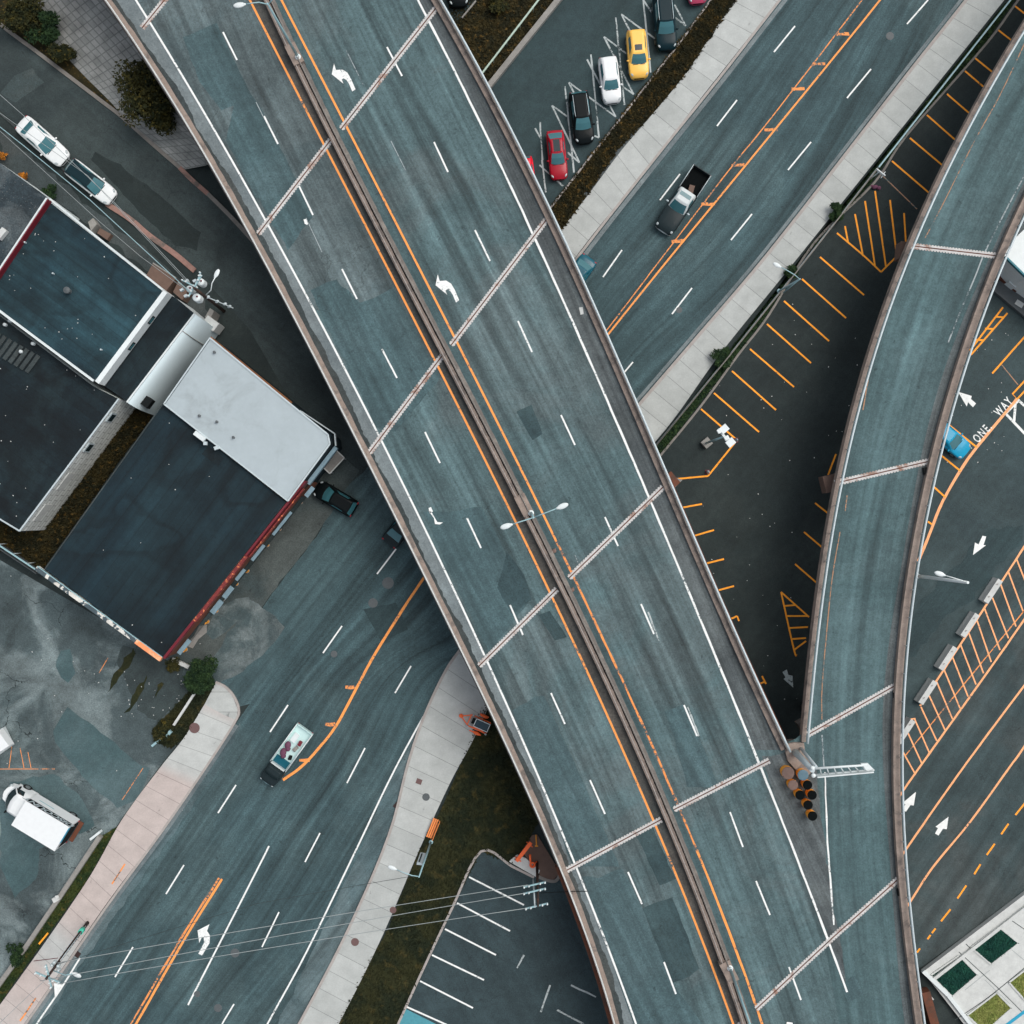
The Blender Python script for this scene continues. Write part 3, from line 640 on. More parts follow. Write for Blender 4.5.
# sidewalk covers
m = MB()
for x, y in [(419,781.5)]: m.box(P(x, y, .145), (.55, .5, .02), R(-20))
m.build('cover_plate', 'manhole_brown', sw2)
for x, y, r, mt in [(426,797,.36,'manhole'),(393,910,.32,'manhole_brown'),(355,942,.38,'manhole_brown')]:
    m = MB(); z = .141 if True else 0; m.lathe(P(x, y, .138), [(r, 0), (r, .014), (r*.8, .02), (.02, .016)], 20); m.build('cover_plate', mt, sw2)
m = MB(); m.lathe(P(194.5,728,.138), [(.5, 0), (.5, .016), (.4, .022), (.02, .018)], 24); m.build('cover_plate', 'manhole_brown', sw1)
lines('utility_mark', 'orange_worn', [[(125,864),(112,884)],[(36,998),(20,1021)]], .14, .146, sw1, .02)
# ------------------------------------------------------------------ elevated roads
ZD = 7.0
def curve(pts, deg):
    ys = np.array([p[1] for p in pts], float); xs = np.array([p[0] for p in pts], float)
    c = np.polyfit((ys-512)/512, xs, deg); f = np.poly1d(c); df = f.deriv()
    def g_(y):
        t = (y-512)/512; tc = min(max(t, -1.03), 1.03)
        return float(f(tc)+df(tc)*(t-tc))
    return g_
LP = curve([(104,0),(147,60),(255,246),(261,256),(283,298),(310,348),(368,456),(392,512),(423,574),(458,650),(476,677),(511,750),(527,800),(564,873),(609,1008)], 4)
LW = curve([(135,0),(150,22),(195,95),(255,202),(268,225),(286,255),(331,348),(381,440),(417,511),(456,590),(486,660),(511,714),(534,767),(574,863),(636,1023)], 4)
LY = curve([(250,0),(288,75),(338,172),(381,255),(415,321),(441,371),(481,453),(510,512),(549,589),(574,644),(604,707),(630,767),(662,840),(697,928),(733,1023)], 4)
RY = curve([(281,0),(316,65),(343,120),(376,185),(412,255),(456,340),(496,418),(512,452),(527,481),(542,511),(572,574),(602,640),(632,700),(662,767),(678,805),(697,850),(729,933),(762,1023)], 4)
MD = curve([(268,0),(298,60),(336,132),(366,200),(393,256),(416,298),(446,351),(476,411),(506,471),(528,515),(547,549),(563,582),(592,642),(619,702),(647,765),(668,818),(694,883),(727,963),(746,1023)], 4)
RW = curve([(418,0),(428,21),(468,95),(496,155),(512,192),(542,255),(572,318),(607,401),(632,456),(653,511),(687,584),(719,667),(758,759),(783,823),(803,875),(825,933),(847,991)], 4)
RP = curve([(436,0),(463,47),(491,97),(511,142),(537,187),(559,242),(568,258),(607,341),(642,416),(667,481),(677,511),(702,569),(727,622),(752,677),(768,714),(786,749)], 3)
QL = curve([(1040,-8),(1024,25),(993,75),(968,117),(938,170),(910,232),(904,256),(885,306),(865,363),(850,416),(838,471),(829,511),(820,560),(813,620),(807,674),(801,740)], 4)
QR = curve([(1045,165),(1024,206),(1000,255),(975,326),(958,376),(945,416),(933,461),(923,511),(913,562),(905,612),(900,675),(897,767),(901,843),(904,903),(911,963),(920,1023)], 5)
def ln(f, y0, y1, step=12, dx=0.0, z=ZD): 
    ys = np.linspace(y0, y1, max(2, int(abs(y1-y0)/step)+1)); return [P(f(y)+dx, y, z) for y in ys]
SEAM = lambda y: 790+(y-750)*.18                          # where the two pavements meet below the nose
def rside(y): return RP(y) if y < 752 else SEAM(y)
def between(name, fa, fb, y0, y1, z, mat, parent, step=10, rag=0.0, ref=None):
    ys = np.linspace(y0, y1, int((y1-y0)/step)+2); vs = []; uvs = []; d = 0; pm = None; k = len(ys)
    for y in ys:
        a = P(fa(y), y, z); b = P(fb(y), y, z)
        r0 = P((ref or fa)(y), y, z); r1 = P((ref or fa)(y+5), y+5, z); dr = (r1-r0).normalized(); nn = Vector((-dr.y, dr.x, 0))
        if pm is not None: d += (r0-pm).length
        pm = r0
        if rag: b = b+Vector((random.uniform(-rag, rag), 0, 0))
        vs += [a, b]; uvs += [((a-r0).dot(nn), d), ((b-r0).dot(nn), d+(b-r0).dot(dr))]
    m = MB(); m.add(vs, [(2*i, 2*i+1, 2*i+3, 2*i+2) for i in range(k-1)], False, uvs); return m.build(name, mat, parent)
Y0, Y1 = -420, 1480
over = thing('overpass', 'wide elevated road with six lanes and a central barrier crossing the whole photo', 'bridge', tuple(P(530, 512, 0)))
rampo = thing('curved_ramp', 'narrow curved elevated ramp joining the wide overpass from the right', 'bridge', tuple(P(880, 512, 0)))
between('road_surface', LP, MD, Y0, Y1, ZD, 'deck', over, ref=MD)
between('road_surface', MD, rside, Y0, Y1, ZD, 'deck', over, ref=MD)
QLx = lambda y: QL(y) if y < 742 else SEAM(y)-0
between('road_surface', lambda y: QL(y) if y < 742 else SEAM(y), QR, -330, Y1, ZD-.0005, 'ramp', rampo, ref=QR)
poly('road_surface', 'ramp', [[(788,742),(802,736),(802,750),(790,757)]], ZD+.001, rampo)
sr = random.Random(3); sn = [sr.random() for _ in range(500)]
def stainw(y):
    def vn(s_):
        t = y/s_+200; i = int(t); f = t-i; f = f*f*(3-2*f); return sn[i % 500]*(1-f)+sn[(i+1) % 500]*f
    return 8*max(0, .55*vn(46)+.3*vn(13)+.2*vn(5)-.12)
# overlays on the wide deck
LPe = lambda y: LP(y)+5
between('worn_shoulder', LPe, lambda y: LW(y)-.5, Y0, Y1, ZD+.004, 'shoulder_pale', over, ref=LW)
between('gutter_stain', LPe, lambda y: LP(y)+8+stainw(y), Y0, Y1, ZD+.008, 'stain', over, 2.5, .05)
between('worn_shoulder', RW, lambda y: RP(y)-5, Y0, 750, ZD+.004, 'shoulder_dark', over, ref=RW)
between('median_gutter', LY, MD, Y0, Y1, ZD+.004, 'gutter', over, ref=LY)
between('median_gutter', MD, lambda y: RY(y)-2, Y0, Y1, ZD+.004, 'patch', over, ref=MD)
poly('gore_surface', 'shoulder_dark', [[(762,756),(790,752),(815,765),(833,900),(846,985),(825,930),(803,873),(783,820)]], ZD+.006, over, R(25), .08)
between('old_surface', LW, lambda y: LY(y)-1, Y0, 310, ZD+.003, 'deck_old', over, ref=MD, rag=.1)
DA = R(27)
pz_ = [ZD+.0085]
def pa(pl, mat='patch', rag=.03):
    for q in pl: pz_[0] += .0006; poly('repair_patch', mat, [q], pz_[0], over, DA, rag)
pa([Q(512,256,[(18,622),(78,596),(123,712),(82,737),(60,705)])], 'patch_dark')
pa([Q(0,0,[(730,150),(865,92),(960,290),(1010,390),(885,440),(800,330)]), Q(256,0,[(-60,320),(10,420),(85,560),(160,720),(90,800),(0,790),(-120,560)])])
pa([Q(256,256,[(215,135),(320,92),(415,187),(470,165),(550,125),(640,300),(740,480),(560,700),(480,680),(340,400)])], 'patch', .06)
pa([Q(256,0,[(0,560),(80,570),(170,740),(225,870),(130,1000),(60,890),(-20,730)])], 'patch', .05)
pa([Q(256,512,[(670,0),(760,0),(900,-20),(960,80),(1010,210),(1090,360),(990,490),(930,560),(800,290)])], 'patch', .05)
pa([Q(512,512,[(-20,160),(50,250),(80,350),(0,410),(-60,300)]), Q(512,512,[(108,412),(150,395),(222,500),(172,517)])], 'patch_dark')
pa([Q(512,512,[(0,790),(90,745),(125,735),(250,1000),(350,1230),(430,1420),(240,1420),(100,1024)])], 'patch', .05)
pa([Q(512,768,[(495,262),(560,235),(655,445),(590,470)]), Q(512,768,[(520,560),(545,550),(640,518),(748,800),(710,835),(640,860)])], 'patch_dark')
pa([Q(512,768,[(280,430),(345,440),(440,400),(520,560),(640,860),(790,1060),(500,1060)])], 'patch', .04)
pa([Q(512,512,[(612,800),(685,770),(770,950),(830,1100),(700,1100),(650,900)])], 'patch', .04)
pa([Q(768,768,[(290,870),(345,825),(385,905),(320,935)])], 'patch')
# paint on the wide deck
zl = ZD+.022
def long(name, mat, f, y0, y1, w, rag=0.0, parent=over, dx=0.0):
    m = MB(); m.ribbon(dens([p[:2] for p in ln(f, y0, y1, 10, dx)], 1.2 if not rag else .5), w, zl, rag); return m.build(name, mat, parent)
long('edge_line', 'white', LW, Y0, Y1, .17); long('edge_line', 'white', RW, Y0, 992, .19, .02)
long('centre_line', 'orange', LY, Y0, Y1, .19); long('centre_line', 'orange', RY, Y0, 540, .19); long('centre_line', 'orange_worn', RY, 540, 850, .19, .03); long('centre_line', 'orange', RY, 850, Y1, .21, .02)
D = [[(223,32),(237,60)],[(264,116),(278,144)],[(299,186),(313,215)],[(342,269),(357,299)],[(382,349),(397,378)],[(425,432),(440,463)],[(467,518),(481,548)],[(510,605),(523,635)],[(551,693),(565,724)],[(590,780),(605,814)],[(628,872),(642,904)],[(664,962),(676,994)],[(700,1050),(711,1082)],[(182,-50),(196,-22)],
 [(387,47),(402,76)],[(434,142),(448,172)],[(475,230),(490,261)],[(518,321),(532,352)],[(561,415),(575,445)],[(605,517),(618,546)],[(641,604),(654,634)],[(684,705),(697,736)],[(730,812),(743,847)],[(756,881),(770,915)],[(789,967),(801,1000)],[(345,-35),(360,-5)]]
for a, b in D: m = MB(); m.ribbon(dens([P(*a, zl)[:2], P(*b, zl)[:2]], .4), .15, zl, .006); m.build('lane_dash', 'white', over)
for s_ in [[(648,612),(659,641)],[(688,707),(699,736)]]: m.ribbon(dens([P(*a, zl)[:2] for a in s_], .35), .12, zl, .05) if False else MB().ribbon(dens([P(*a, zl)[:2] for a in s_], .35), .12, zl, .05).build('lane_dash', 'white_worn', over)
for s_ in [[(346,50),(364,86)],[(391,141),(406,171)],[(575,555),(578,563)],[(306,218),(322,252)],[(256,102),(264,118)]]: MB().ribbon([P(*a, zl)[:2] for a in s_], .07, zl).build('faded_line', 'white_thin', over)
poly('turn_arrow', 'white', [Q(256,0,arrow1)], zl, over); poly('turn_arrow', 'white', [[((x+415)/4+256, (y-180)/4+256) for x, y in arrow1]], zl, over)
for wa_ in [Q(256,512,[(690,-5),(702,0),(725,40),(748,42),(735,50),(716,48),(712,25)]), Q(256,0,[(190,878),(200,876),(210,890),(205,900),(195,895)]), Q(768,768,[(75,1016),(98,1018),(104,1050),(70,1050)]), Q(256,256,[(690,1008),(700,1004),(708,1022),(695,1030)])]: poly('worn_mark', 'white', [wa_], zl, over)
poly('debris', 'concrete', [Q(512,256,[(268,206),(283,204),(287,232),(274,235)])], zl, over)
# paint on the ramp
lines('edge_line', 'tan_thin', [[(1030,32),(1000,95),(975,140),(945,200),(925,238)],[(840,532),(832,580),(826,640),(822,690),(822,720)]], .09, zl, rampo, .01)
lines('edge_line', 'white_thin', [[(1030,165),(1005,212),(985,252),(975,277),(961,310),(948,343)]], .12, zl, rampo)
lines('edge_line', 'white_thin', [[(822,735),(824,768)]], .12, zl, rampo)
lines('edge_line', 'white', [[(825,772),(827,830),(831,890),(834,925)]], .14, zl, rampo, .035)
lines('edge_line', 'tan_thin', [[(847,495),(845,512)]], .10, zl, rampo, .02); lines('edge_line', 'tan_thin', [[(868,380),(863,410)]], .10, zl, rampo, .02)

# deck body
def body(fa, fb, y0, y1, parent, name='deck_slab', z0=5.7, z1=ZD-.006, inset=.6):
    ys = np.linspace(y0, y1, int((y1-y0)/30)+2); vs = []
    for y in ys: vs += [P(fa(y), y, ZD).xy.to_3d()+Vector((0, 0, z1)), P(fb(y), y, ZD).xy.to_3d()+Vector((0, 0, z1)), P(fb(y), y, ZD).xy.to_3d()+Vector((-inset, 0, z0)), P(fa(y), y, ZD).xy.to_3d()+Vector((inset, 0, z0))]
    k = len(ys); m = MB(); m.add(vs, [(4*i+j, 4*i+(j+1) % 4, 4*i+4+(j+1) % 4, 4*i+4+j) for i in range(k-1) for j in range(4)]+[(0, 1, 2, 3), (4*k-1, 4*k-2, 4*k-3, 4*k-4)])
    return m.build(name, 'concrete_mid', parent)
body(LP, rside, Y0, Y1, over); body(lambda y: QL(y) if y < 742 else SEAM(y), QR, -330, Y1, rampo, inset=1.6)
def wallstrip(name, f, y0, y1, dx0, dx1, z0, z1, mat, parent, step=12, rag=0.0):
    """upright strip along a curve, from dx0 to dx1 metres across (positive = right)"""
    ys = np.linspace(y0, y1, int((y1-y0)/step)+2); vs = []; uvs = []; d = 0; pm = None; k = len(ys)
    for y in ys:
        a = P(f(y), y, ZD); b = P(f(y+4), y+4, ZD); dr = (b-a).normalized(); nn = Vector((-dr.y, dr.x, 0))   # travelling down the picture, left of travel = right of picture
        if nn.x < 0: nn = -nn
        if pm is not None: d += (a-pm).length
        pm = a
        p = a+nn*dx0; q = a+nn*(dx1+random.uniform(-rag, rag))
        vs += [(p.x, p.y, z0), (p.x, p.y, z1), (q.x, q.y, z1), (q.x, q.y, z0)]; uvs += [(0, d), (0, d), (dx1-dx0, d), (dx1-dx0, d)]
    m = MB(); m.add(vs, [(4*i+j, 4*i+(j+1) % 4, 4*i+4+(j+1) % 4, 4*i+4+j) for i in range(k-1) for j in range(4)]+[(0, 3, 2, 1), (4*k-4, 4*k-3, 4*k-2, 4*k-1)], False, uvs)
    return m.build(name, mat, parent)
def rail(name, f, y0, y1, dx, z, r, mat, parent, posts=True, psp=28):
    ys = np.linspace(y0, y1, int((y1-y0)/14)+2); pts = []
    for y in ys:
        a = P(f(y), y, ZD); b = P(f(y+4), y+4, ZD); dr = (b-a).normalized(); nn = Vector((-dr.y, dr.x, 0)); nn = nn if nn.x > 0 else -nn
        pts.append(Vector((a.x, a.y, z))+nn*dx)
    m = MB(); m.tube(pts, r, 8)
    if posts:
        for p in pts[::2]: m.tube([(p.x, p.y, ZD+.1), (p.x, p.y, z)], .045, 6)
    return m.build(name, mat, parent)
# left side of the wide deck: coping, raised kerb, rail
wallstrip('parapet', LP, Y0, Y1, -.02, .16, 5.9, ZD+.45, 'kerb', over)
wallstrip('kerb', LP, Y0, Y1, .17, .52, ZD-.1, ZD+.22, 'parapet', over, 8, .03)
rail('guard_rail', LP, Y0, Y1, .10, ZD+1.0, .065, 'concrete', over)
# right side
wallstrip('kerb', RP, Y0, 748, -.42, .02, ZD-.1, ZD+.3, 'parapet', over, 8, .0)
wallstrip('parapet', RP, Y0, 750, .03, .22, 5.9, ZD+.55, 'parapet_dark', over)
rail('guard_rail', RP, Y0, 750, .16, ZD+1.0, .10, 'steel', over)
wallstrip('girder', RP, 488, 748, .23, .62, 5.6, 6.1, 'girder', over)
wallstrip('girder', LP, 868, 1300, -.42, -.03, 5.6, 6.5, 'girder', over)
wallstrip('girder', LP, Y0, 868, -.20, -.03, 5.6, 6.5, 'parapet_dark', over)
# median: two concrete walls with a slot and rails
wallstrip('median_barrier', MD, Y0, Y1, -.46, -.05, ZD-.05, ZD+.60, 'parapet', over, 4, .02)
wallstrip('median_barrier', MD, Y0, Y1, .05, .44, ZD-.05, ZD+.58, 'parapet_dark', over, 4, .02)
wallstrip('median_slot', MD, Y0, Y1, -.048, .048, ZD-.05, ZD+.4, 'trim', over, 8)
rail('median_rail', MD, Y0, Y1, .12, ZD+.95, .05, 'kerb_grey', over, True)
rail('median_rail', MD, Y0, Y1, -.30, ZD+.80, .035, 'kerb', over, False)
for y in (505, 58, 968):
    c = P(MD(y), y, ZD); m = MB(); m.box((c.x, c.y, ZD+.42), (.98, 1.9, .86), R(27)); m.build('lamp_plinth', 'parapet', over)
# ramp sides
wallstrip('parapet', QL, -330, 741, -.02, .34, 6.55, ZD+.35, 'parapet', rampo)
rail('guard_rail', QL, -330, 741, .33, ZD+.95, .10, 'steel', rampo)
wallstrip('parapet', QR, -330, Y1, -.50, .10, 5.8, ZD+.5, 'parapet', rampo, 8, .0)
rail('guard_rail', QR, -330, Y1, .10, ZD+1.0, .10, 'steel', rampo)
between('gutter_stain', lambda y: QR(y)-13-2*math.sin(y*.02), lambda y: QR(y)-5, -330, Y1, ZD+.006, 'shoulder_dark', rampo, 6, 0)
# expansion joints
jn = [0]
def joint(a, b, parent, teeth=True):
    a, b = P(*a, ZD).xy, P(*b, ZD).xy; d = (b-a).normalized(); a = a-d*.12; b = b+d*.12; n_ = Vector((-d.y, d.x)); L = (b-a).length
    m = MB()
    for s_ in (-1, 1):
        k = int(L/.26); o_ = .045; w = .165
        for i in range(k):
            q0 = a+d*(L*i/k); q1 = a+d*(L*(i+.62)/k); qe = a+d*(L*(i+1)/k)
            i0 = n_*s_*o_; i1 = n_*s_*(o_+w); i2 = n_*s_*(o_+w+.07)
            m.add([(*(q0+i0), ZD+.03), (*(qe+i0), ZD+.03), (*(qe+i1), ZD+.03), (*(q0+i1), ZD+.03)], [(0, 1, 2, 3)])
            if teeth: m.add([(*(q0+i1), ZD+.03), (*(q1+i1), ZD+.03), (*(q1+i2), ZD+.018), (*(q0+i2), ZD+.018)], [(0, 1, 2, 3)])
    o = m.build('expansion_joint', 'joint', parent)
    m2 = MB(); m2.beam((*a, ZD+.02), (*b, ZD+.02), .098, .03); m2.build('joint_seal', 'rust', o)
for a, b in [((143,27),(168,-4)),((440,3),(342,128)),((330,141),(259,233)),((547,219),(452,344)),((442,356),(370,452)),((662,488),(570,577)),((556,590),(480,665)),((768,761),(675,809)),((660,820),(567,870)),((830,940),(757,1008)),((742,1023),(700,1060))]:
    joint(a, b, over)
for a, b in [((912,246),(998,256)),((836,483),(930,461)),((809,734),(896,685)),((897,880),(832,938))]: joint(a, b, rampo)
# piers with cross beams
def pier(parent, a, b, ncol, ov=0.0, mat='parapet_dark'):
    a, b = P(*a, ZD).xy, P(*b, ZD).xy; d = (b-a).normalized(); a2, b2 = a-d*ov, b+d*ov
    m = MB(); m.beam((*a2, 5.0), (*b2, 5.0), 1.5, 1.3); o = m.build('pier_cap', mat, parent)
    for i in range(ncol):
        p = a+(b-a)*((i+.5)/ncol); m = MB(); m.tube([(p.x, p.y, -.1), (p.x, p.y, 4.4)], .55, 14); m.build('pier_column', mat, parent)
for a, b in [((262,233),(437,3)),((372,452),(545,221)),((480,665),(663,488)),((567,870),(767,762))]: pier(over, a, b, 4, .2)
pier(rampo, (912,246), (996,254), 2, .5, 'wood_brown'); pier(rampo, (836,483), (930,461), 2, .6, 'wood_brown'); pier(rampo, (809,734), (893,687), 2, .2)
m = MB(); c = P(669, 482, 5.4); m.box(c, (1.4, 1.3, .9), R(40)); m.build('bearing_block', 'girder', over)
# nose where ramp and overpass meet
m = MB(); m.prism([p.xy for p in PX([(783,744),(793,742),(803,742),(804,750),(812,768),(808,774),(796,770),(787,760)], ZD)], 5.8, ZD+.30); m.build('nose_island', 'parapet', over)
m = MB(); m.prism([p.xy for p in PX([(665,474),(682,480),(672,490),(655,505),(640,500)], 0)], 0, .3); struct(m.build('pier_footing', 'concrete_mid'))
# ------------------------------------------------------------------ buildings
M['bench_dark'] = plain('brown_orange_timber', (128, 82, 44), .7, .9, 2)
def XY(pts, z): return [P(a, b, z).xy for a, b in pts]
def roofsheet(name, mat, pts_px, z, parent, ang, lift=.006):
    m = MB(); m.sheet([P(a, b, z).xy for a, b in pts_px], z+lift); return m.build(name, mat, parent, ang)
def edgebeam(name, mat, pts, z, w, h, parent):
    m = MB()
    for a, b in zip(pts[:-1], pts[1:]): m.beam(P(*a, z)+Vector((0, 0, h/2)), P(*b, z)+Vector((0, 0, h/2)), w, h)
    return m.build(name, mat, parent)
RA = R(53)        # direction of the roof felt seams (upper-left to lower-right)
# 1 grey roof, far left
b1 = thing('flat_roof_building', 'left edge building with gravelled grey flat roof and a red parapet', 'building', tuple(P(-20, 230)))
f1 = [(-110,90),(0,163),(47,197),(4,262),(-70,370),(-180,300)]
m = MB(); m.prism(XY(f1, 6.7), 0, 6.7); m.build('wall', 'wall_white', b1); roofsheet('roof', 'roof_grey', f1, 6.7, b1, RA)
a, b = P(48, 199, 6.7), P(-70, 376, 6.7); d = (b-a).normalized(); n_ = Vector((-d.y, d.x, 0)) if (Vector((-d.y, d.x, 0))).x > 0 else Vector((d.y, -d.x, 0))
m = MB(); m.beam(a+n_*.10+Vector((0, 0, -.15)), b+n_*.10+Vector((0, 0, -.15)), .12, .7); m.build('red_parapet', 'red', b1)
m = MB(); m.beam(a+Vector((0, 0, .22)), b+Vector((0, 0, .22)), .14, .12); m.build('coping', 'steel_pale', b1)
m = MB(); m.box(P(2, 234, 7.0), (1.0, .5, .5), R(50)); m.build('roof_unit', 'concrete', b1)
# 2 teal roof and its lower wing with curved cladding
b2 = thing('teal_roof_building', 'building with large dark teal felt roof edged in white next to the red parapet', 'building', tuple(P(80, 290)))
f2 = [(47,200),(163,291),(95,381),(0,312),(-60,268),(3,262)]
m = MB(); m.prism(XY(f2, 6.2), 0, 6.2); m.build('wall', 'wall_white', b2); roofsheet('roof', 'roof_teal', f2, 6.2, b2, RA)
edgebeam('roof_edge', 'steel_pale', [(50,199),(163,290)], 6.2, .16, .12, b2); edgebeam('roof_edge', 'steel_pale', [(-60,267),(0,311),(94,381)], 6.2, .2, .15, b2)
ea, eb = P(163.5, 290, 6.2), P(95, 381, 6.2)
m = MB(); dd = (eb-ea).normalized(); nn = Vector((-dd.y, dd.x, 0)); nn = nn if nn.x > 0 else -nn
m.beam(ea+nn*.22+Vector((0, 0, -.62)), eb+nn*.22+Vector((0, 0, -.62)), .42, 1.3); m.build('parapet_wall', 'wall_white', b2)
for t_ in (.28, .57):
    c = ea+(eb-ea)*t_+nn*.45; m = MB(); m.beam(c-dd*.42+Vector((0,0,-.75)), c+dd*.42+Vector((0,0,-.75)), .06, .55); w_ = m.build('window', 'trim', b2)
    m = MB(); m.beam(c-dd*.3+nn*.03+Vector((0,0,-.75)), c+dd*.3+nn*.03+Vector((0,0,-.75)), .04, .35); m.build('pane', 'glass', w_)
m = MB(); m.lathe(P(69.5, 291.5, 6.2), [(.22, 0), (.22, .5), (.3, .52), (.3, .6), (.05, .68)], 12); m.build('roof_vent', 'manhole', b2)
for x, y in [(26,243),(102,350),(54,274)]: m = MB(); m.lathe(P(x, y, 6.2), [(.08, 0), (.08, .3), (.02, .32)], 8); m.build('roof_pipe', 'steel', b2)
f3 = [(163,291),(170,294),(195,314),(128,402),(99,383),(95,381)]
ZW = 4.8
fw = [P(163,291,6.2).xy, P(176,298,ZW).xy, P(195,314,ZW).xy, P(128,402,ZW).xy, P(103,385,ZW).xy, P(95,381,6.2).xy]
m = MB(); m.prism(fw, 0, ZW); m.build('lower_wing_wall', 'wall_white', b2); m = MB(); m.sheet(fw, ZW+.006); m.build('lower_wing_roof', 'roof_low', b2, R(-37))
# curved cladding along the lower wing
c0, c1 = P(195,314,ZW), P(127.5,402.5,ZW); dd = (c1-c0).normalized(); nn = Vector((-dd.y, dd.x, 0)); nn = nn if nn.x > 0 else -nn
K = 16; vs = []
for i in range(K+1):
    th = math.pi/2*i/K; off = 1.25*math.sin(th)**.9; zz = .4+(ZW-.35)*math.cos(th)
    vs += [c0+nn*(off+.05)+Vector((0,0,zz-ZW)), c1+nn*(off+.05)+Vector((0,0,zz-ZW))]
vs2 = [c0+nn*.05+Vector((0,0,-ZW+.1)), c1+nn*.05+Vector((0,0,-ZW+.1))]
m = MB(); m.add(vs, [(2*i, 2*i+1, 2*i+3, 2*i+2) for i in range(K)], True)
m.add([vs[2*i] for i in range(K+1)]+[vs2[0]], [tuple(range(K+2))]); m.add([vs[2*i+1] for i in range(K+1)]+[vs2[1]], [tuple(range(K+1, -1, -1))])
m.build('curved_cladding', 'silver', b2)
m = MB()
m.beam(c0+Vector((0,0,.10)), c1+Vector((0,0,.10)), .14, .18); m.build('roof_edge', 'steel_pale', b2)
for t_ in (.12,): 
    m = MB(); p0 = c0+dd*1.9; pts = [p0+nn*(1.27*math.sin(math.pi/2*i/8)**.9+.09)+Vector((0,0,.4+(ZW-.35)*math.cos(math.pi/2*i/8)-ZW+.02)) for i in range(9)]; m.tube(pts, .04, 6); m.build('cladding_rib', 'concrete_mid', b2)
m = MB(); m.box(c0-dd*.1+nn*.75+Vector((0,0,-3.4)), (.9, 1.3, 1.9), math.atan2(dd.y, dd.x)); m.build('stair_block', 'concrete', b2)
m = MB(); m.box(c1-dd*1.0+nn*1.15+Vector((0,0,-.9)), (.9, .7, .8), math.atan2(dd.y, dd.x)); m.build('wall_unit', 'trim', b2)
# 3 low dark roof with white painted brick side
b3 = thing('brick_sided_building', 'building with very dark stained roof and a white painted brick side wall', 'building', tuple(P(50, 430)))
ZB = 5.0
f4 = [(-140,200),(0,316),(93,386),(119,399),(20,531),(0,519),(-140,425)]
fw = XY(f4, ZB); m = MB(); m.prism(fw, 0, ZB)
# brick uv: along wall and height
ob = m.build('wall', 'brick', b3)
ul = ob.data.uv_layers[0]
e0, e1 = fw[3], fw[4]; du = (e1-e0).normalized()
for lp in ob.data.loops:
    v = ob.data.vertices[lp.vertex_index].co+root_off[b3.name]; ul.data[lp.index].uv = ((v.xy-e0).dot(du), v.z)
roofsheet('roof', 'roof_low', f4, ZB, b3, RA)
edgebeam('roof_edge', 'steel', [(119,399),(20,531)], ZB, .14, .12, b3); edgebeam('roof_edge', 'steel', [(20,531),(0,519),(-140,425)], ZB, .12, .1, b3)
ea, eb = P(119,399,ZB), P(20,531,ZB); dd = (eb-ea).normalized(); nn = Vector((-dd.y, dd.x, 0)); nn = nn if nn.x > 0 else -nn
for t_ in (.13, .36):
    c = ea+dd*(eb-ea).length*t_+nn*.04+Vector((0,0,-1.1)); m = MB(); m.beam(c-dd*.5, c+dd*.5, .1, 1.2); w_ = m.build('window', 'steel', b3)
    m = MB(); m.beam(c-dd*.36+nn*.05, c+dd*.36+nn*.05, .06, .8); m.build('pane', 'glass_dark', w_)
for t_ in (.62, .86):
    c = ea+dd*(eb-ea).length*t_+nn*.03+Vector((0,0,-1.6)); m = MB(); m.beam(c-dd*.95, c+dd*.95, .06, 1.3); m.build('blocked_window', 'concrete', b3)
m = MB()
for q_ in [(6,325),(11,321),(34,344),(22,352)]: m.lathe(P(*q_, ZB), [(.16, 0), (.16, .3), (.05, .42)], 10)
m.build('roof_fitting', 'steel_pale', b3)
m = MB()
for i in range(9):
    a_ = P(-6+i*5.6, 330+i*3.2, ZB+.08); m.beam(a_, a_+Vector((-1.1, -1.5, 0)), .38, .1)
m.build('timber_deck', 'stain', b3)
# 4 shop with the white and the dark roof halves
b4 = thing('corner_shop', 'corner building with half white and half dark flat roof and a red and orange shopfront', 'building', tuple(P(200, 500)))
ZR = 6.0
dark = [(163,404),(287,501),(300,490),(163,657),(45,569)]
fd = [(163,404),(286,502),(163,657),(45,569)]
m = MB(); m.prism(XY(fd, ZR), 0, ZR); m.build('wall', 'concrete_mid', b4); roofsheet('dark_roof', 'roof_dark', fd, ZR, b4, R(-37))
fwht = [(210,338),(310,420),(328,434.5),(330,444),(288,501),(164,404)]
m = MB(); m.prism(XY(fwht, 6.45), 0, 6.45); m.build('wall', 'roof_dark', b4); 
ins = lambda pl, k: [((x-cx_)*k+cx_, (y-cy_)*k+cy_) for x, y in pl]
cx_, cy_ = 250, 420
roofsheet('white_roof', 'roof_white', ins(fwht, .985), 6.45, b4, 0, .02)
edgebeam('roof_edge', 'steel', [(210,338),(310,420),(328,434.5),(330,444),(288,501)], 6.45, .14, .1, b4); edgebeam('roof_edge', 'steel', [(288,501),(164,404),(210,338)], 6.45, .12, .06, b4)
edgebeam('roof_edge', 'stain', [(163,404),(45,569)], ZR, .1, .05, b4)
# canopy around the chamfered corner
cn = XY([(262,386),(312,420),(335.5,434),(337,448),(308,484),(290,505),(280,490),(250,420)], 4.6)
m = MB(); m.prism(cn, 4.2, 4.5); m.build('canopy', 'roof_dark', b4)
edgebeam('canopy_rail', 'steel', [(301,411),(335.5,434),(336.5,446)], 4.55, .09, .5, b4)
edgebeam('sign_band', 'awning', [(337,447.5),(309,484)], 4.3, .35, .55, b4)
edgebeam('timber_trim', 'bench_dark', [(211,337.5),(250,369),(292,403)], 5.9, .16, .2, b4)
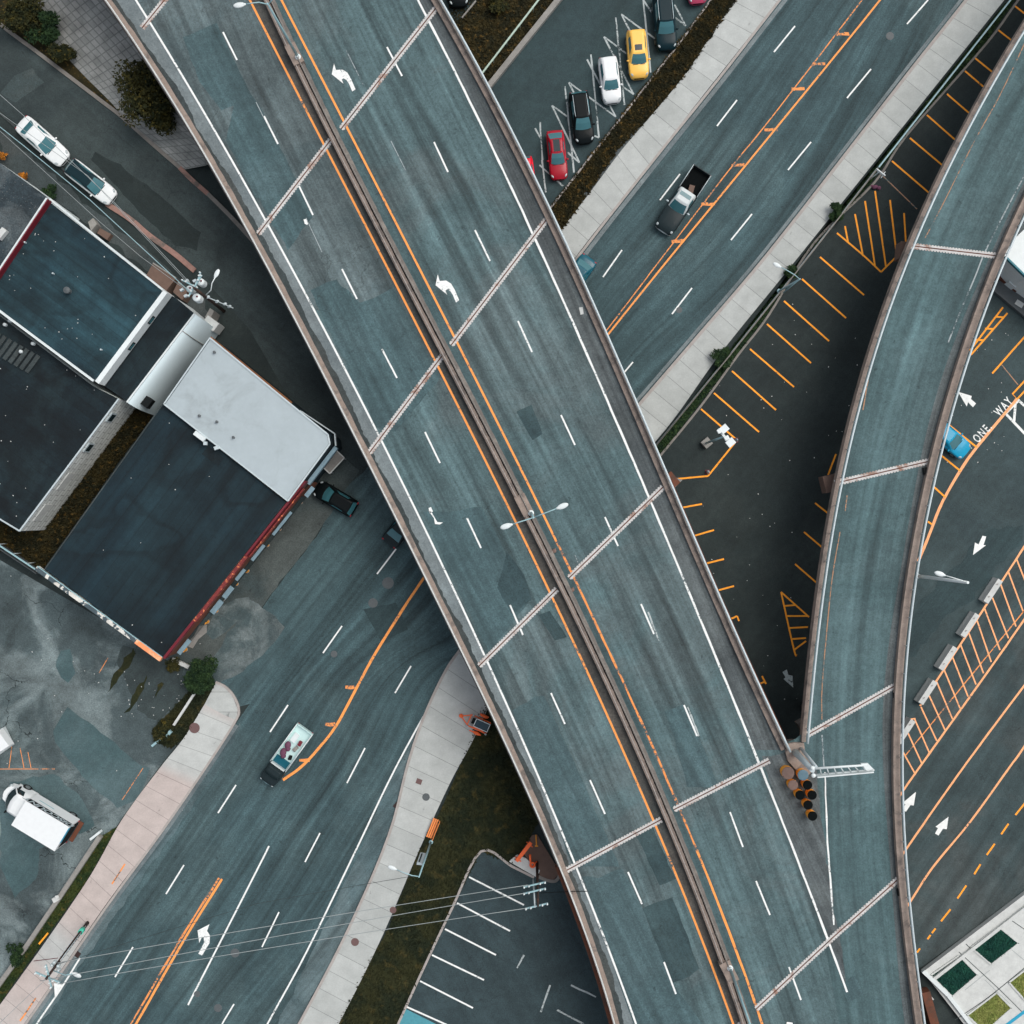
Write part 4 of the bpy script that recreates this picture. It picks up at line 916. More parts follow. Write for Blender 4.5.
# shopfront along the lower right side
sa, sb = P(287, 502, ZR), P(163, 657, ZR); dd = (sb-sa).normalized(); nn = Vector((-dd.y, dd.x, 0)); nn = nn if nn.x > 0 else -nn; SL = (sb-sa).length
def along(t0, t1, off, z, w, h, mb):
    p, q = sa+dd*SL*t0+nn*off, sa+dd*SL*t1+nn*off; p.z = q.z = z; mb.beam(p, q, w, h)
m = MB(); along(-.14, .34, .12, 5.75, .18, .8, m); along(.76, 1.0, .14, 5.75, .22, .8, m); m.build('red_fascia', 'red', b4)
m = MB(); along(.34, .76, .18, 5.6, .3, .85, m); along(-.10, .34, .32, 5.2, .12, .5, m); m.build('sign_board', 'red_orange', b4)
for t0, t1, o_, w_ in [(.04, .19, .55, .25), (.26, .36, .5, .3), (.42, .49, .5, .3), (.53, .6, .62, .45), (.62, .70, .65, .5), (.88, .97, .6, .4), (-.13,-.07,.7,.4)]:
    m = MB(); along(t0, t1, o_, 4.2, w_, .12, m); m.build('awning', 'awning', b4)
m = MB(); along(-.14, 1.0, .1, 3.0, .16, 4.6, m); m.build('shop_wall', 'girder', b4)
m = MB(); along(-.05, .95, .2, 2.0, .05, 2.2, m); m.build('shop_window', 'glass_dark', b4)
# mural boards along the lower left side
ma, mb_ = P(163, 657, ZR), P(38, 566, ZR); dm = (mb_-ma).normalized(); nm = Vector((-dm.y, dm.x, 0)); nm = nm if nm.y < 0 else -nm; ML = (mb_-ma).length
def mur(t0, t1, off, z, w, h, mat, nme):
    m = MB(); p, q = ma+dm*ML*t0+nm*off, ma+dm*ML*t1+nm*off; p.z = q.z = z; m.beam(p, q, w, h); return m.build(nme, mat, b4)
mur(0, 1, .22, 5.9, .40, .5, 'mural', 'sign_board'); mur(.0, .2, .24, 5.92, .42, .52, 'orange_panel', 'sign_panel'); mur(0, 1.0, .45, 5.8, .05, .3, 'orange_panel', 'trim_board'); mur(0, 1.0, .02, 6.1, .06, .12, 'steel_teal', 'roof_edge')
o = MB(); o.beam(P(0, 545, 2.2), P(40, 571, 2.2), .12, .12); 
fn = thing('metal_fence', 'pale blue topped metal fence running from the left edge to the shop back corner', 'fence', tuple(P(15, 555)))
m = MB(); m.beam(P(-60, 506, 2.1), P(41, 573, 2.1), .14, .1); m.build('top_rail', 'steel_teal', fn); m = MB(); m.beam(P(-60, 506, 1.05), P(41, 573, 1.05), .04, 2.0); m.build('fence_panel', 'manhole', fn)
for i in range(8): p = P(-60+i*14.3, 506+i*9.5, 0); p = P(-60,506,2.1).lerp(P(41,573,2.1), i/7); m = MB(); m.tube([(p.x,p.y,0),(p.x,p.y,2.2)], .05, 6); m.build('post', 'steel', fn)
# rooftop plant on the dark roof
def roofbox(x, y, z, size, rz, mat, nm_='roof_unit', par=b4): m = MB(); m.box(P(x, y, z)+Vector((0, 0, size[2]/2)), size, rz); return m.build(nm_, mat, par)
roofbox(200.5, 436.5, 6.5, (1.1, .4, .35), R(-37), 'steel_pale'); roofbox(206, 443.5, 6.5, (.3,.3,.3), 0, 'steel'); roofbox(217, 448, 6.5, (.4,.3,.25), R(20), 'steel')
for x, y in [(200,416),(217.5,422),(234,437.5),(215,352.5)]: m = MB(); m.lathe(P(x, y, 6.47), [(.1, 0), (.1, .25), (.13, .27), (.02, .3)], 8); m.build('roof_vent', 'manhole', b4)
roofbox(213, 456, 6.01, (1.8, .9, .03), R(-37), 'roof_low', 'roof_patch')
lb = tag(MB().box(P(332, 461, 1.5)+Vector((0,0,0)), (2.0, 1.35, .12), R(47)).build('skylight_hatch', 'concrete_mid'), 'grey framed hatch panel under the corner canopy of the shop', 'hatch')
m = MB(); c = P(332,461,1.6)
for s_ in (-1, 1):
    dv_ = Matrix.Rotation(R(47), 3, 'Z'); m.beam(c+dv_ @ Vector((-1,.64*s_,0)), c+dv_ @ Vector((1,.64*s_,0)), .1, .1); m.beam(c+dv_ @ Vector((1.0*s_,-.64,0)), c+dv_ @ Vector((1.0*s_,.64,0)), .1, .1)
m.build('frame', 'concrete', lb)
m = MB(); [m.tube([P(332,461,1.5)+Matrix.Rotation(R(47),3,'Z') @ Vector((a*.9,b*.6,-.05)), (P(332,461,1.5)+Matrix.Rotation(R(47),3,'Z') @ Vector((a*.9,b*.6,0))).xy.to_3d()], .05, 6) for a in (-1,1) for b in (-1,1)]; m.build('leg', 'steel', lb)
# outbuildings between the street and the teal roof
sh = tag(MB().prism(XY([(153,263),(176,278),(166,291),(146,276)], 1.6), 0, 1.6).build('shed', 'wood_brown'), 'larger brown flat shed between the side street and the teal roof', 'shed')
sh2 = tag(MB().prism(XY([(178,282),(188,290),(182,300),(173,292)], 1.6), 0, 1.6).build('shed', 'wood_brown'), 'smaller brown box beside the pole with round transformers', 'shed')
for s_, a_ in ((sh, [(153,263),(176,278)]), (sh2, [(178,282),(188,290)])):
    m = MB(); m.beam(P(*a_[0], 1.64), P(*a_[1], 1.64), .12, .08); m.build('roof_trim', 'concrete_mid', s_)
tag(MB().prism(XY([(205,317),(210,308),(214,311),(209,321)], 2), 0, 2).build('gate_post', 'concrete_mid'), 'short grey stone pier at the street corner of the curved cladding', 'post')
tag(MB().prism(XY([(88,222),(93,218),(97,224),(91,231)], 1), 0, 1).build('utility_box', 'concrete_mid'), 'grey utility box in the dark strip behind the teal roof', 'utility box')
tag(MB().prism(XY([(100,228),(111,234),(107,240),(97,233)], .6), 0, .6).build('pallet', 'wood_brown'), 'brown wooden pallet lying by the roof edge near the street kerb', 'pallet')
# white kiosk at the right edge
b5 = thing('white_roof_building', 'white roofed building with teal trim at the right edge beside the ramp', 'building', tuple(P(1040, 250)))
fk = [(1004,256),(1013,240),(1050,205),(1120,250),(1110,340),(1026,279)]
m = MB(); m.prism(XY(fk, 3.6), 0, 3.6); m.build('wall', 'wall_white', b5); roofsheet('roof', 'steel_pale', fk, 3.6, b5, 0)
edgebeam('roof_trim', 'teal_line', [(1004,257),(1027,279.5),(1110,341)], 3.5, .16, .3, b5)
m = MB(); p, q = P(1000,273,.35), P(1100,352,.35); m.beam(p, q, .16, .5); m.build('base_trim', 'teal_line', b5)
m = MB(); m.box(P(1011, 284, .7), (.85, .55, 1.2), R(-40)); m.build('air_conditioner', 'steel_pale', b5)
m = MB(); m.beam(P(998, 277, .4), P(1016, 291, .4), .3, .5); m.build('planter', 'rust', b5)
wk = tag(MB().beam(P(996,283,.2), P(1060,336,.2), 1.6, .4).build('raised_walk', 'manhole'), 'dark raised walkway alongside the white roofed building', 'walkway')
m = MB(); m.beam(P(1016,301.5,.43), P(1023,306,.43), .5, .03); m.build('plate', 'concrete', wk)
# plaza in the lower right corner
pz = thing('plaza_deck', 'pale concrete roof terrace with green and olive turf panels in the lower right corner', 'terrace', tuple(P(1000, 980)))
ZP = .5
fp = [(923,972),(1024,895),(1150,800),(1300,900),(1150,1150),(1040,1150),(964,1024),(928,978)]
m = MB(); m.prism(XY(fp, ZP), 0, ZP); m.build('deck', 'concrete', pz)
edgebeam('coping', 'concrete', [(932,979),(1026,906),(1150,812)], ZP, .3, .25, pz)
edgebeam('coping', 'steel_pale', [(922,970),(947,994),(975,1030),(1040,1120)], ZP, .34, .3, pz)
def panel(q, mat, nm_):
    pts = XY(q, ZP); m = MB(); c = sum(pts, Vector((0, 0)))/len(pts)
    for a_, b_ in zip(pts, pts[1:]+pts[:1]): a2 = c+(a_-c)*1.07; b2 = c+(b_-c)*1.07; m.beam((*a2, ZP+.05), (*b2, ZP+.05), .14, .1)
    fr = m.build('planter_frame', 'concrete', pz)
    m = MB(); m.sheet(pts, ZP+.012); t_ = m.build(nm_, mat, fr)
    vs = []; fs = []
    for k in range(900):
        u, v = random.random(), random.random(); p = pts[0].lerp(pts[1], u).lerp(pts[3].lerp(pts[2], u), v); th = random.uniform(0, 6.28); e = Vector((math.cos(th), math.sin(th)))*.1
        i = len(vs); vs += [(*(p+e), ZP+.02), (*(p-e), ZP+.02), (p.x-e.y*1.5, p.y+e.x*1.5, ZP+.02+random.uniform(.03, .12))]; fs.append((i, i+1, i+2))
    m = MB(); m.add(vs, fs); o = m.build('turf_tuft', mat, fr); o['kind'] = 'stuff'
for q, mt in [([(932,975),(958.5,956.5),(976,974.5),(952,995)], 'skylight_green'), ([(972,947),(998,927.5),(1017,943),(991,963)], 'skylight_green'), ([(968,1015),(996,993.5),(1010,1008),(985,1030)], 'turf_olive'), ([(1010,982),(1036,962),(1050,978),(1026,1000)], 'turf_olive')]: panel(q, mt, 'turf_panel')
lines('deck_joint', 'wire_dark', [[(959,952),(1000,990),(1040,1030)],[(955,1020),(990,996),(1040,955)],[(1008,918),(1040,940)],[(970,948),(966,944)]], .07, ZP+.01, pz)
lines('blue_line', 'blue', [[(1000,1030),(1040,1000)]], .3, ZP+.012, pz)
lines('deck_stain', 'wire', [[(965,990),(990,970)],[(985,980),(1010,1004)],[(1000,940),(1030,965)]], .05, ZP+.01, pz)
tag(MB().beam(P(924,990,.6), P(938,1040,.6), .8, .9).build('timber_stack', 'girder'), 'stack of rusty brown timbers beside the ramp at the foot of the terrace', 'timber')
tag(MB().beam(P(924,990,.5), P(932,998,.5), .12, .7).build('low_barrier', 'concrete'), 'short white bar at the end of the rusty timbers', 'barrier')

# ------------------------------------------------------------------ vegetation
def foliage(c, rx, ry, h, n, size, z0=.2, squash=1.0, clumps=14):
    cl = [(c[0]+random.uniform(-.7, .7)*rx, c[1]+random.uniform(-.7, .7)*ry, z0+h*random.uniform(.25, .8), random.uniform(.35, .6)) for _ in range(clumps)]
    vs = []; fs = []
    for _ in range(n):
        a, b, z, s_ = random.choice(cl); u = Vector((random.gauss(0, 1), random.gauss(0, 1), random.gauss(0, 1))).normalized()*random.random()**.4
        p = Vector((a+u.x*rx*s_, b+u.y*ry*s_, max(.1, z+u.z*h*.4*s_))); e = Vector((random.gauss(0, 1), random.gauss(0, 1), random.gauss(0, .5))).normalized()
        f_ = e.cross(Vector((random.gauss(0, .4), random.gauss(0, .4), 1))).normalized(); q = size*random.uniform(.5, 1.3)
        k = len(vs); vs += [p-e*q, p+f_*q*.45, p+e*q, p-f_*q*.45]; fs.append((k, k+1, k+2, k+3))
    m = MB(); m.add(vs, fs); return m
def bush(name, px, py, rx, ry, h, n, mat, label, cat='bush', size=.16, group=None, clumps=14):
    c = P(px, py, h*.6); t = thing(name, label, cat, (c.x, c.y, 0), 0, group)
    foliage(c, rx, ry, h, n, size, clumps=clumps).build('crown', mat, t)
    for k in range(4):
        th = k*1.6+random.random(); m = MB(); m.tube([(c.x, c.y, -.05), (c.x+.15*rx*math.cos(th), c.y+.15*ry*math.sin(th), h*.3), (c.x+.5*rx*math.cos(th), c.y+.5*ry*math.sin(th), h*.65)], .06 if h < 3 else .12, 6, .02); m.build('stem' if h < 3 else 'limb', 'bark', t)
    if h >= 3: m = MB(); m.tube([(c.x, c.y, -.1), (c.x, c.y, h*.45)], .18, 8, .1); m.build('trunk', 'bark', t)
    return t
bush('shrub', 18, 16, 2.3, 1.6, 2.4, 3600, 'leaf_autumn', 'large yellowing shrub in the top left corner beside the street', size=.17, clumps=22)
bush('shrub', 62, 53, 1.2, 1.0, 1.6, 1900, 'leaf_autumn', 'olive shrub at the tip of the paved slope in the top left', size=.16)
bush('shrub', 44, 28, 1.6, 1.4, 2.0, 2600, 'leaf_green', 'dark green shrub between the yellowing shrub and the olive shrub', size=.16)
bush('autumn_tree', 149, 90, 2.6, 3.2, 4.6, 8000, 'leaf_autumn', 'round brown green tree growing against the left edge of the overpass', 'tree', size=.17, clumps=26)
bush('autumn_tree', 163, 116, 1.8, 1.6, 3.2, 3500, 'leaf_autumn', 'lower dark tree half under the overpass edge below the round tree', 'tree', size=.16)
bush('shrub', 201, 675, 1.5, 1.7, 1.8, 3600, 'leaf_green', 'dark green shrub at the shop corner next to the rounded pavement end', size=.14)
bush('shrub', 174, 665, .7, .7, .7, 900, 'leaf_autumn', 'small ochre shrub below the red shop corner', size=.12)
bush('shrub', 163, 731, .8, 1.0, .8, 1200, 'leaf_autumn', 'low shrub around the short white beams on the verge', size=.12)
bush('shrub', 837, 212, .75, .85, 1.0, 1600, 'leaf_green', 'dark green shrub poking through the fence between the two lots of pavement', size=.13)
bush('shrub', 722, 358, .95, .95, 1.0, 1700, 'leaf_green', 'dark green shrub at the fence on the pavement edge left of the orange stalls', size=.13)
bush('shrub', 789, 272, .8, .6, .9, 1200, 'leaf_green', 'dark green shrub beside the lamp on the fence', size=.13)
bush('shrub', 17, 955, .9, .9, 1.0, 1600, 'leaf_green', 'dark green shrub behind the low wall near the lower left corner', size=.13)
bush('shrub', 3, 157, .4, .35, .5, 350, 'leaf_orange', 'bright orange shrub by the grey roof at the left edge', size=.12)
bush('shrub', 24, 176, .55, .3, .5, 350, 'leaf_orange', 'orange leaved shrub beside the corner of the grey roof', size=.12)
bush('shrub', 50, 192, .8, .7, .7, 900, 'leaf_green', 'small green shrub at the top of the red parapet', size=.12)
bush('shrub', 500, 4, 1.2, .9, .8, 1300, 'leaf_autumn', 'yellow green shrub in the rough grass at the top edge', size=.13)

# ------------------------------------------------------------------ vehicles
def ring(xr, xf, hw, z, bf, br, hwf=None):
    hwf = hw if hwf is None else hwf; pts = []
    for i in range(5): t = i/4; pts.append((xr+(xf-xr)*t, -(hw+(hwf-hw)*t), z))
    for s_ in (-.9, -.5, 0, .5, .9): pts.append((xf+bf*(1-s_*s_), hwf*s_, z))
    for i in range(5): t = i/4; pts.append((xf+(xr-xf)*t, hwf+(hw-hwf)*t, z))
    for s_ in (.9, .5, 0, -.5, -.9): pts.append((xr-br*(1-s_*s_), hw*s_, z))
    return [Vector(p) for p in pts]
M['paint_cache'] = None; del M['paint_cache']
def cpaint(nm_, c, **k):
    if nm_ not in M: M[nm_] = carpaint(nm_, c, **k)
    return nm_
def bodymesh(L, W, top, nose=.8, z0=.28):
    """lofted lower body; top(x) gives the height, x from -L/2 to L/2"""
    xs = [-.5, -.493, -.47, -.42, -.34, -.2, -.05, .1, .22, .32, .4, .45, .48, .495, .5]
    wf = [.70, .82, .92, .975, 1, 1, 1, 1, 1, .985, .95, .89, .80, .68, .56]
    prof = lambda w, t: [(0, z0), (w*.8, z0), (w*.95, z0+.1), (w, z0+.28), (w, (z0+t)*.58), (w*.975, t-.1), (w*.93, t-.035), (w*.82, t), (w*.4, t+.03), (0, t+.04)]
    vs = []; n = 0
    for x, k in zip(xs, wf):
        t = top(x); w = W/2*k; h = prof(w, t); full = [(x*L, y, z) for y, z in h]+[(x*L, -y, z) for y, z in h[-2:0:-1]]; n = len(full); vs += full
    m = MB(); K = len(xs)
    m.add(vs, [(i*n+j, i*n+(j+1) % n, (i+1)*n+(j+1) % n, (i+1)*n+j) for i in range(K-1) for j in range(n)], True)
    m.add(vs[:n], [tuple(range(n))[::-1]], True); m.add(vs[-n:], [tuple(range(n))], True)
    return m
def patch(A, B, idx, s0, s1, off, dirv):
    a = [A[i] for i in idx]; b = [B[i] for i in idx]; vs = []
    for s_ in (s0, (s0+s1)/2, s1): vs += [p+(q-p)*s_+dirv*off for p, q in zip(a, b)]
    n = len(idx); return vs, [(r*n+j, r*n+j+1, (r+1)*n+j+1, (r+1)*n+j) for r in range(2) for j in range(n-1)]
def car(name, label, cat, rear, front, W, Ht, kind, paintc, group=None, roof=None, cabin=None, sunroof=False, glass='glass', rails=False, tail=False, wid=None):
    a, b = P(*rear, .7), P(*front, .7); c = (a+b)/2; L = (b-a).length; rz = math.atan2(b.y-a.y, b.x-a.x)
    t = thing(name, label, cat, (c.x, c.y, 0), rz, group, local=True)
    if kind == 'sedan': top = lambda x: np.interp(x, [-.5, -.46, -.3, .15, .42, .5], [.80, .97, 1.0, .98, .84, .62]); g_ = (-.37, -.22, .05, .22)
    elif kind == 'coupe': top = lambda x: np.interp(x, [-.5, -.46, -.3, .12, .42, .5], [.82, .96, .99, .96, .80, .6]); g_ = (-.44, -.28, .0, .19)
    elif kind == 'hatch': top = lambda x: np.interp(x, [-.5, -.46, .18, .42, .5], [.75, 1.0, 1.0, .88, .66]); g_ = (-.475, -.40, .06, .24)
    else: top = lambda x: np.interp(x, [-.5, -.47, .18, .40, .47, .5], [.78, 1.08, 1.1, 1.02, .9, .7]); g_ = (-.48, -.43, .06, .22)
    bodymesh(L, W, top).build('body', paintc, t)
    zb = float(top(0))-.03; A = ring(g_[0]*L, g_[3]*L, W*.435, zb, .16, .05, W*.42); mid = ring((g_[0]*.35+g_[1]*.65)*L, (g_[3]*.45+g_[2]*.55)*L, W*.395, zb+(Ht-zb)*.62, .12, .05, W*.38)
    B = ring(g_[1]*L, g_[2]*L, W*.345, Ht-.04, .07, .04, W*.325); B2 = ring(g_[1]*L+.12, g_[2]*L-.1, W*.25, Ht, .04, .02, W*.24)
    n = len(A); m = MB(); m.add(A+mid+B+B2, [(r*n+j, r*n+(j+1) % n, (r+1)*n+(j+1) % n, (r+1)*n+j) for r in range(3) for j in range(n)], True)
    m.add(B2, [tuple(range(n))], True); m.build('cabin', cabin or paintc, t)
    if roof or sunroof is not False:
        pass
    if roof: m = MB(); C1 = [p*1.0+Vector((0, 0, .012)) for p in B]; C2 = [p+Vector((0, 0, .012)) for p in B2]; m.add(C1+C2, [(j, (j+1) % n, n+(j+1) % n, n+j) for j in range(n)], True); m.add(C2, [tuple(range(n))], True); m.build('roof', roof, t)
    fi = [5, 6, 7, 8, 9]; ri = [15, 16, 17, 18, 19]
    def win(idx, dirv, nm_, s0=.06, s1=.95):
        vs1, f1_ = patch(A, mid, idx, s0, 1, .014, dirv); vs2, f2_ = patch(mid, B, idx, 0, s1, .014, dirv)
        m = MB(); m.add(vs1, f1_, True); m.add(vs2, f2_, True); m.build(nm_, glass, t)
    win(fi, Vector((.6, 0, .8)), 'windscreen'); win(ri, Vector((-.7, 0, .7)), 'rear_window', .12)
    win([1, 2], Vector((0, -1, .3)), 'side_window', .1); win([2, 3], Vector((0, -1, .3)), 'side_window', .1); win([11, 12], Vector((0, 1, .3)), 'side_window', .1); win([12, 13], Vector((0, 1, .3)), 'side_window', .1)
    if sunroof:
        m = MB(); x0, x1 = sunroof; m.box(((x0+x1)/2*L, 0, Ht+.005), ((x1-x0)*L, W*.36, .03)); m.build('sunroof', 'glass_dark', t)
    if rails:
        for s_ in (-1, 1): m = MB(); m.tube([(g_[1]*L+.1, s_*W*.33, Ht), (0, s_*W*.335, Ht+.05), (g_[2]*L-.1, s_*W*.32, Ht)], .03, 6); m.build('roof_rail', 'steel', t)
    for sx in (-.31, .31):
        for s_ in (-1, 1):
            m = MB(); m.tube([(sx*L, s_*(W/2-.22), .33), (sx*L, s_*(W/2-.005), .33)], .33, 18); w_ = m.build('wheel', 'tyre', t)
            m = MB(); m.tube([(sx*L, s_*(W/2-.1), .33), (sx*L, s_*(W/2+.005), .33)], .2, 12); m.build('rim', 'rim', w_)
    for s_ in (-1, 1):
        m = MB(); m.ellipsoid((.425*L, s_*W*.375, float(top(.43))-.07), (.24, .11, .09), s_*-.45, 10, 6); m.build('headlight', 'lamp_glass', t)
        m = MB(); m.ellipsoid((-.475*L, s_*W*.36, float(top(-.47))-.1), (.09, .16, .1), s_*.25, 10, 6); m.build('tail_light', 'tail_glass', t)
        m = MB(); m.ellipsoid((g_[3]*L-.28, s_*(W/2+.06), zb+.05), (.09, .13, .08), 0, 8, 6); m.build('wing_mirror', paintc, t)
    m = MB(); m.box((.497*L, 0, .5), (.05, W*.5, .16)); m.build('grille', 'trim', t)
    m = MB(); m.box((g_[3]*L+.13, 0, float(top(g_[3]))+.012), (.05, W*.62, .03)); m.build('wiper_cowl', 'trim', t)
    return t
cpaint('white_paint', (226, 230, 230)); cpaint('roof_tint', (26, 46, 52)); cpaint('red_paint', (160, 14, 36), rough=.3); cpaint('bright_red_paint', (214, 20, 44), rough=.25); cpaint('yellow_paint', (250, 196, 92)); cpaint('black_paint', (11, 18, 20), rough=.4)
cpaint('dark_teal_paint', (12, 38, 45), rough=.3); cpaint('blue_paint', (0, 148, 186)); cpaint('teal_paint', (8, 84, 100)); cpaint('grey_paint', (36, 47, 50), rough=.3); cpaint('silver_paint', (196, 204, 204)); cpaint('pink_red_paint', (170, 60, 90))
car('parked_car', 'white four door sedan parked first in line on the side street kerb', 'car', (21,122), (64.5,160.5), 1.95, 1.45, 'sedan', 'white_paint')
car('parked_car', 'white car with black roof parked just in front of the white sedan', 'car', (69,165), (112.5,199), 1.85, 1.5, 'hatch', 'white_paint', roof='roof_tint', cabin='roof_tint', glass='glass')
G = 'cars parked in the upper lot'
car('parked_car', 'bright red car half hidden under the overpass edge in the upper lot', 'car', (523,157), (529,206), 1.8, 1.5, 'hatch', 'bright_red_paint', G)
car('parked_car', 'dark red car with glass sunroof parked beside the black car', 'car', (554.5,131), (559.5,179), 1.72, 1.42, 'coupe', 'red_paint', G, sunroof=(-.27, -.02))
car('parked_car', 'black estate car between the dark red car and the white car', 'car', (578,92), (585,143), 1.95, 1.55, 'hatch', 'black_paint', G, rails=True)
car('parked_car', 'white hatchback parked between the black car and the yellow car', 'car', (607,58), (612.5,103), 1.85, 1.6, 'suv', 'white_paint', G)
car('parked_car', 'yellow car with small sunroof in the upper lot', 'car', (635.5,31), (639.5,78), 1.9, 1.62, 'suv', 'yellow_paint', G, sunroof=(-.12, .0))
car('parked_car', 'dark teal off road car with roof rails at the top of the lot', 'car', (662,-4), (667,50), 2.0, 1.8, 'suv', 'dark_teal_paint', G, rails=True)
car('parked_car', 'pinkish red car only just showing at the top edge beside the planted bank', 'car', (693,-46), (698,3), 1.85, 1.45, 'sedan', 'pink_red_paint', G)
car('parked_car', 'black car at the top edge on the small paved patch beside the overpass', 'car', (455,-48), (459,6), 2.0, 1.5, 'sedan', 'black_paint')
car('parked_car', 'black car nosed in to the shop forecourt with reddish tail lights', 'car', (355,510), (316,487), 1.8, 1.5, 'hatch', 'black_paint')
car('moving_car', 'dark grey car coming out from under the left edge of the overpass', 'car', (388,544), (424,500), 1.85, 1.5, 'sedan', 'grey_paint')
car('moving_car', 'teal car disappearing under the right edge of the overpass', 'car', (590,258), (560,299), 1.85, 1.5, 'sedan', 'teal_paint')
car('parked_car', 'bright blue car in the east lot with its rear under the ramp', 'car', (928,421), (967,453.5), 1.9, 1.48, 'sedan', 'blue_paint')
struct(poly('small_paved_patch', 'top_lot', [[(440,-60),(480,-60),(478,0),(462,18),(452,22),(440,0)]], .024, None))

def pickup():
    a, b = P(702, 171, .8), P(662.5, 231, .8); c = (a+b)/2; L = (b-a).length; rz = math.atan2(b.y-a.y, b.x-a.x); W = 2.05
    t = thing('pickup_truck', 'dark grey pickup truck with silver cab driving on the boulevard', 'pickup truck', (c.x, c.y, 0), rz, None, local=True)
    top = lambda x: np.interp(x, [-.5, .1, .35, .46, .5], [1.08, 1.12, 1.06, .95, .75])
    # front half of the body
    xs = [-.13, -.05, .1, .22, .32, .4, .45, .48, .495, .5]; wf = [1, 1, 1, 1, .985, .95, .9, .82, .7, .6]; vs = []
    for x, k in zip(xs, wf):
        w = W/2*k; tt = float(top(x)); h = [(0, .35), (w*.95, .35), (w, .6), (w, .85), (w*.96, tt-.06), (w*.85, tt), (w*.4, tt+.03), (0, tt+.04)]
        full = [(x*L, y, z) for y, z in h]+[(x*L, -y, z) for y, z in h[-2:0:-1]]; n = len(full); vs += full
    m = MB(); K = len(xs); m.add(vs, [(i*n+j, i*n+(j+1) % n, (i+1)*n+(j+1) % n, (i+1)*n+j) for i in range(K-1) for j in range(n)], True); m.add(vs[:n], [tuple(range(n))[::-1]]); m.add(vs[-n:], [tuple(range(n))]); m.build('body', 'grey_paint', t)
    A = ring(-.13*L, .17*L, W*.44, 1.08, .18, .03, W*.43); B = ring(-.11*L, .07*L, W*.37, 1.82, .08, .02, W*.35); B2 = ring(-.10*L, .05*L, W*.28, 1.86, .04, .02, W*.26); n = len(A)
    m = MB(); m.add(A+B+B2, [(r*n+j, r*n+(j+1) % n, (r+1)*n+(j+1) % n, (r+1)*n+j) for r in range(2) for j in range(n)], True); m.add(B2, [tuple(range(n))], True); m.build('cab', 'silver_paint', t)
    for idx, dv_, nm_, s0 in (([5, 6, 7, 8, 9], Vector((.6, 0, .8)), 'windscreen', .08), ([15, 16, 17, 18, 19], Vector((-1, 0, .2)), 'rear_window', .15), ([1, 2, 3], Vector((0, -1, .3)), 'side_window', .12), ([11, 12, 13], Vector((0, 1, .3)), 'side_window', .12)):
        vs, fs = patch(A, B, idx, s0, .93, .014, dv_); m = MB(); m.add(vs, fs, True); m.build(nm_, 'silver_paint' if False else 'glass', t)
    m = MB(); m.box((-.035*L, 0, 1.865), (.055*L, W*.56, .03)); m.build('sunroof', 'glass', t)
    m = MB(); m.box((-.315*L, 0, .62), (.37*L, W*.9, .08)); m.build('cargo_bed', 'black', t)
    for s_ in (-1, 1): m = MB(); m.box((-.315*L, s_*(W/2-.06), .82), (.37*L, .12, .55)); m.build('bed_side', 'grey_paint', t); m = MB(); m.tube([(-.495*L, s_*(W/2-.06), 1.11), (-.14*L, s_*(W/2-.06), 1.11)], .035, 6); m.build('bed_rail', 'steel', t)
    m = MB(); m.box((-.498*L, 0, .85), (.06, W*.9, .5)); m.build('tailgate', 'grey_paint', t)
    m = MB(); m.ellipsoid((.488*L, 0, .62), (.16, W*.4, .12), 0, 14, 6); m.build('bumper', 'steel', t)
    for sx in (-.32, .31):
        for s_ in (-1, 1):
            m = MB(); m.tube([(sx*L, s_*(W/2-.25), .38), (sx*L, s_*(W/2+.0), .38)], .38, 18); w_ = m.build('wheel', 'tyre', t); m = MB(); m.tube([(sx*L, s_*(W/2-.1), .38), (sx*L, s_*(W/2+.01), .38)], .22, 12); m.build('rim', 'rim', w_)
    for s_ in (-1, 1):
        m = MB(); m.ellipsoid((.455*L, s_*W*.38, .9), (.16, .13, .1), 0, 10, 6); m.build('headlight', 'lamp_glass', t); m = MB(); m.box((-.499*L, s_*W*.44, .9), (.07, .14, .3)); m.build('tail_light', 'tail_glass', t)
        m = MB(); m.ellipsoid((.13*L, s_*(W/2+.14), 1.2), (.1, .16, .12), 0, 8, 6); m.build('wing_mirror', 'steel', t)
    # load in the bed
    mm = Matrix.Rotation(rz, 3, 'Z')
    q = Vector((c.x, c.y, 0))+mm @ Vector((-.19*L, .12, .66)); tag(MB().box(q+Vector((0,0,.16)), (.9, .5, .3), rz+.3).build('wooden_crate', 'wood_brown'), 'brown crate lying in the bed of the dark grey pickup', 'crate')
pickup()
